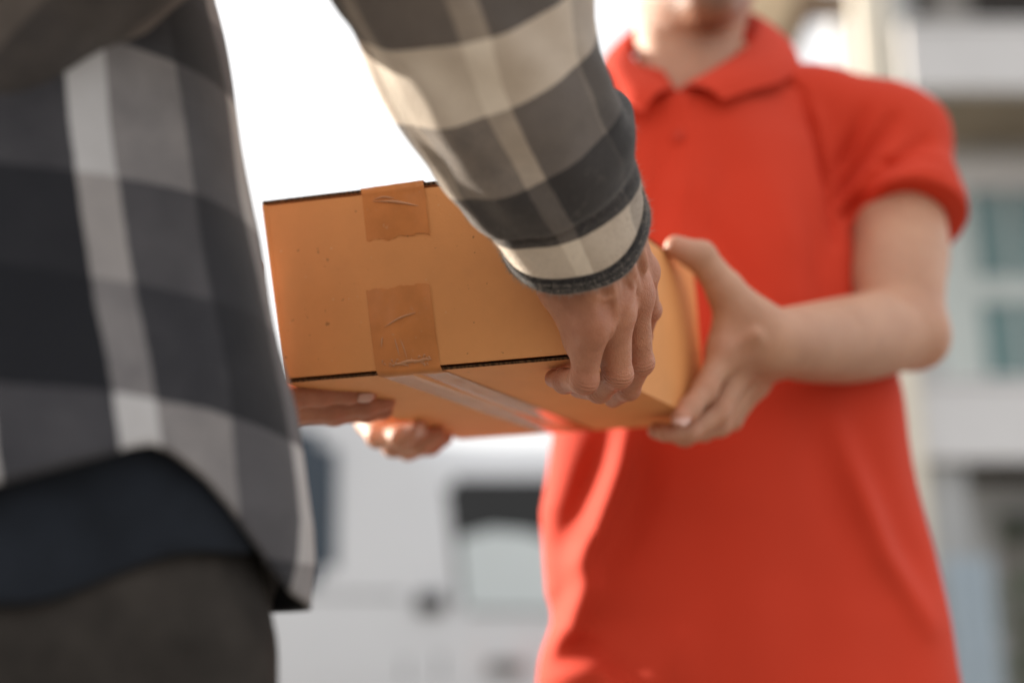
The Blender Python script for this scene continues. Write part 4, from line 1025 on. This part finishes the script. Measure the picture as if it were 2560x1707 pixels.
# folds: (polyline in pixels, amplitude (+ valley, - ridge), width)
folds = [([(1975, 150), (2020, 190), (2052, 300), (2078, 420), (2092, 600)], .0150, .0070), ([(2000, 150), (2050, 260), (2062, 380)], -.006, .010), ([(2095, 490), (2150, 400), (2250, 270)], .0150, .0085), ([(2098, 540), (2190, 440), (2330, 330)], .0130, .0085), ([(2110, 440), (2210, 300)], -.007, .010), ([(2100, 430), (2150, 330), (2180, 240)], .009, .008),
         ([(2130, 520), (2250, 440), (2370, 420)], -.005, .012), ([(1735, 560), (1800, 640), (1900, 800)], .0070, .020), ([(1690, 300), (1650, 480), (1640, 640)], .005, .012), ([(1560, 300), (1590, 500)], -.005, .018),
         ([(1880, 330), (1920, 520), (1980, 720)], -.0060, .028), ([(2060, 560), (2040, 700), (2080, 860)], .0090, .022), ([(1960, 520), (2000, 660), (2000, 840)], -.004, .018), ([(1780, 300), (1800, 460), (1760, 640)], .004, .02),
         ([(2085, 1080), (2140, 1220), (2210, 1390), (2330, 1560)], -.0140, .016), ([(2150, 1100), (2230, 1320), (2320, 1440)], .009, .024), ([(2000, 1040), (2060, 1240), (2150, 1480)], .006, .022),
         ([(1575, 1050), (1545, 1180), (1490, 1330), (1400, 1465)], -.0190, .0120), ([(1520, 1080), (1470, 1220), (1420, 1340)], .0135, .015), ([(1640, 1080), (1600, 1260), (1540, 1420)], .011, .022),
         ([(1465, 1370), (1462, 1470), (1430, 1560), (1360, 1640)], -.0190, .014), ([(1425, 1400), (1400, 1500)], .0115, .012), ([(1400, 1600), (1490, 1630), (1600, 1720)], .0115, .012), ([(1370, 1690), (1500, 1675), (1590, 1760)], -.013, .014),
         ([(1700, 1560), (1660, 1707)], -.007, .02), ([(1880, 1180), (1850, 1450), (1890, 1700)], -.006, .035), ([(1760, 1120), (1720, 1400), (1700, 1600)], .005, .03)]
front = np.clip((YM + .05 - Y) / .06, 0, 1)
for poly, amp, w in folds:
    pw = np.array([[*M2(px, py, YM - .09)] for px, py in poly]); pz = [(a[0], a[2]) for a in pw]
    loX = min(a[0] for a in pz) - 3 * w; hiX = max(a[0] for a in pz) + 3 * w; loZ = min(a[1] for a in pz) - 3 * w; hiZ = max(a[1] for a in pz) + 3 * w
    sl_ = fs.sub((loX, 1.2, loZ), (hiX, 1.7, hiZ)); X_, Y_, Z_ = fs.pts(sl_)
    d_, t_ = polydist2(X_, Z_, pz)
    fs.v[sl_] += (amp * np.exp(-(d_ / w) ** 2) * np.sin(np.pi * np.clip(.12 + .76 * t_, 0, 1)) * np.clip((YM + .05 - Y_) / .06, 0, 1)).astype(np.float32)
# placket
pk = [M2(1697, 240, YM - .09), M2(1672, 640, YM - .1)]
d_, t_ = polydist2(X, Z, [(pk[0][0], pk[0][2]), (pk[1][0], pk[1][2])])
fs.v -= (.0022 * np.clip((.016 - d_) / .002, 0, 1) * front).astype(np.float32)
# broad unevenness of the knit
fs.v += (.0022 * np.sin(31 * X + 9 * Z + 1) * np.sin(23 * Z - 12 * X) + .0012 * np.sin(70 * X - 22 * Z)).astype(np.float32)
# hollow the hem so the shirt hangs open at the bottom
fs.cap((cxs[0], YM, zs[0] - .1), (cxs[0], YM, zs[0] + .03), .10, .10, .002, op='sub')
Vp, Qp = fs.mesh()
polo = mk('polo_shirt', Vp, Qp, M['red'], cour)
# collar: a folded leaf round the neck
def ring_curve(pts, n):
    return catmull(pts, n)
top = [M2(1693, 222, YM - .090), M2(1640, 192, YM - .082), M2(1585, 148, YM - .045), M2(1568, 108, YM), M2(1600, 62, YM + .05), M2(1735, 25, YM + .085), M2(1870, 30, YM + .05), M2(1897, 62, YM), M2(1868, 112, YM - .045), M2(1790, 168, YM - .080), M2(1700, 220, YM - .092)]
low = [M2(1610, 282, YM - .120), M2(1572, 262, YM - .106), M2(1528, 236, YM - .070), M2(1492, 212, YM), M2(1560, 150, YM + .075), M2(1740, 110, YM + .115), M2(1930, 120, YM + .075), M2(2000, 158, YM + .0), M2(1960, 205, YM - .065), M2(1885, 228, YM - .100), M2(1808, 254, YM - .120)]
n = 70; Tn, Ln = ring_curve(top, n), ring_curve(low, n); rows = []
for k in np.linspace(0, 1, 12):
    mid_ = Tn * (1 - k) + Ln * k
    outw = mid_ - np.array([nb[0], YM, 0]); outw[:, 2] = 0; outw /= np.linalg.norm(outw, axis=1)[:, None]
    rows.append(mid_ + outw * (.010 * math.sin(math.pi * k))[None] if False else mid_ + outw * (.010 * math.sin(math.pi * k)) + np.array([0, 0, .004 * math.sin(math.pi * k)]))
st = []
for k in np.linspace(1, 0, 6)[:-1]:                     # inner stand
    inn = Tn + (Tn - np.array([nb[0], YM, 0])) * np.array([-.06, -.06, 0]); st.append(Tn * (1 - k) + (inn + np.array([0, 0, -.028])) * k)
col = mk('collar', np.array(st + rows).reshape(-1, 3), grid_faces(len(st) + len(rows), n, False), M['red'], polo)
add_mod(col, 'SOLIDIFY', thickness=.0028, offset=0); add_mod(col, 'SUBSURF', levels=1, render_levels=1)
for px, py in ((1700, 330),):
    c = M2(px, py, YM - .118); aa_ = np.linspace(0, 6.283, 20, endpoint=False)
    zf = np.interp(c[2], zs, bb); c[1] = YM - zf * math.sqrt(max(0, 1 - ((c[0] - np.interp(c[2], zs, cxs)) / np.interp(c[2], zs, aa)) ** 2)) - .004
    R_ = np.array([[(c[0] + r * np.cos(t), c[1] - y_, c[2] + r * np.sin(t)) for t in aa_] for r, y_ in ((.0055, -.002), (.0055, .0012), (.0045, .0018), (.0035, .0012), (.0001, .0012))])
    mk('button', R_.reshape(-1, 3), grid_faces(5, 20, True), M['red_dark'], polo)
legs('trousers', cour, float(cxs[0]), YM, .88, .10, .185, .115, M['pants_m'], None, -1)
for o in list(bpy.data.objects):
    if o.type == 'MESH': o.data.update()
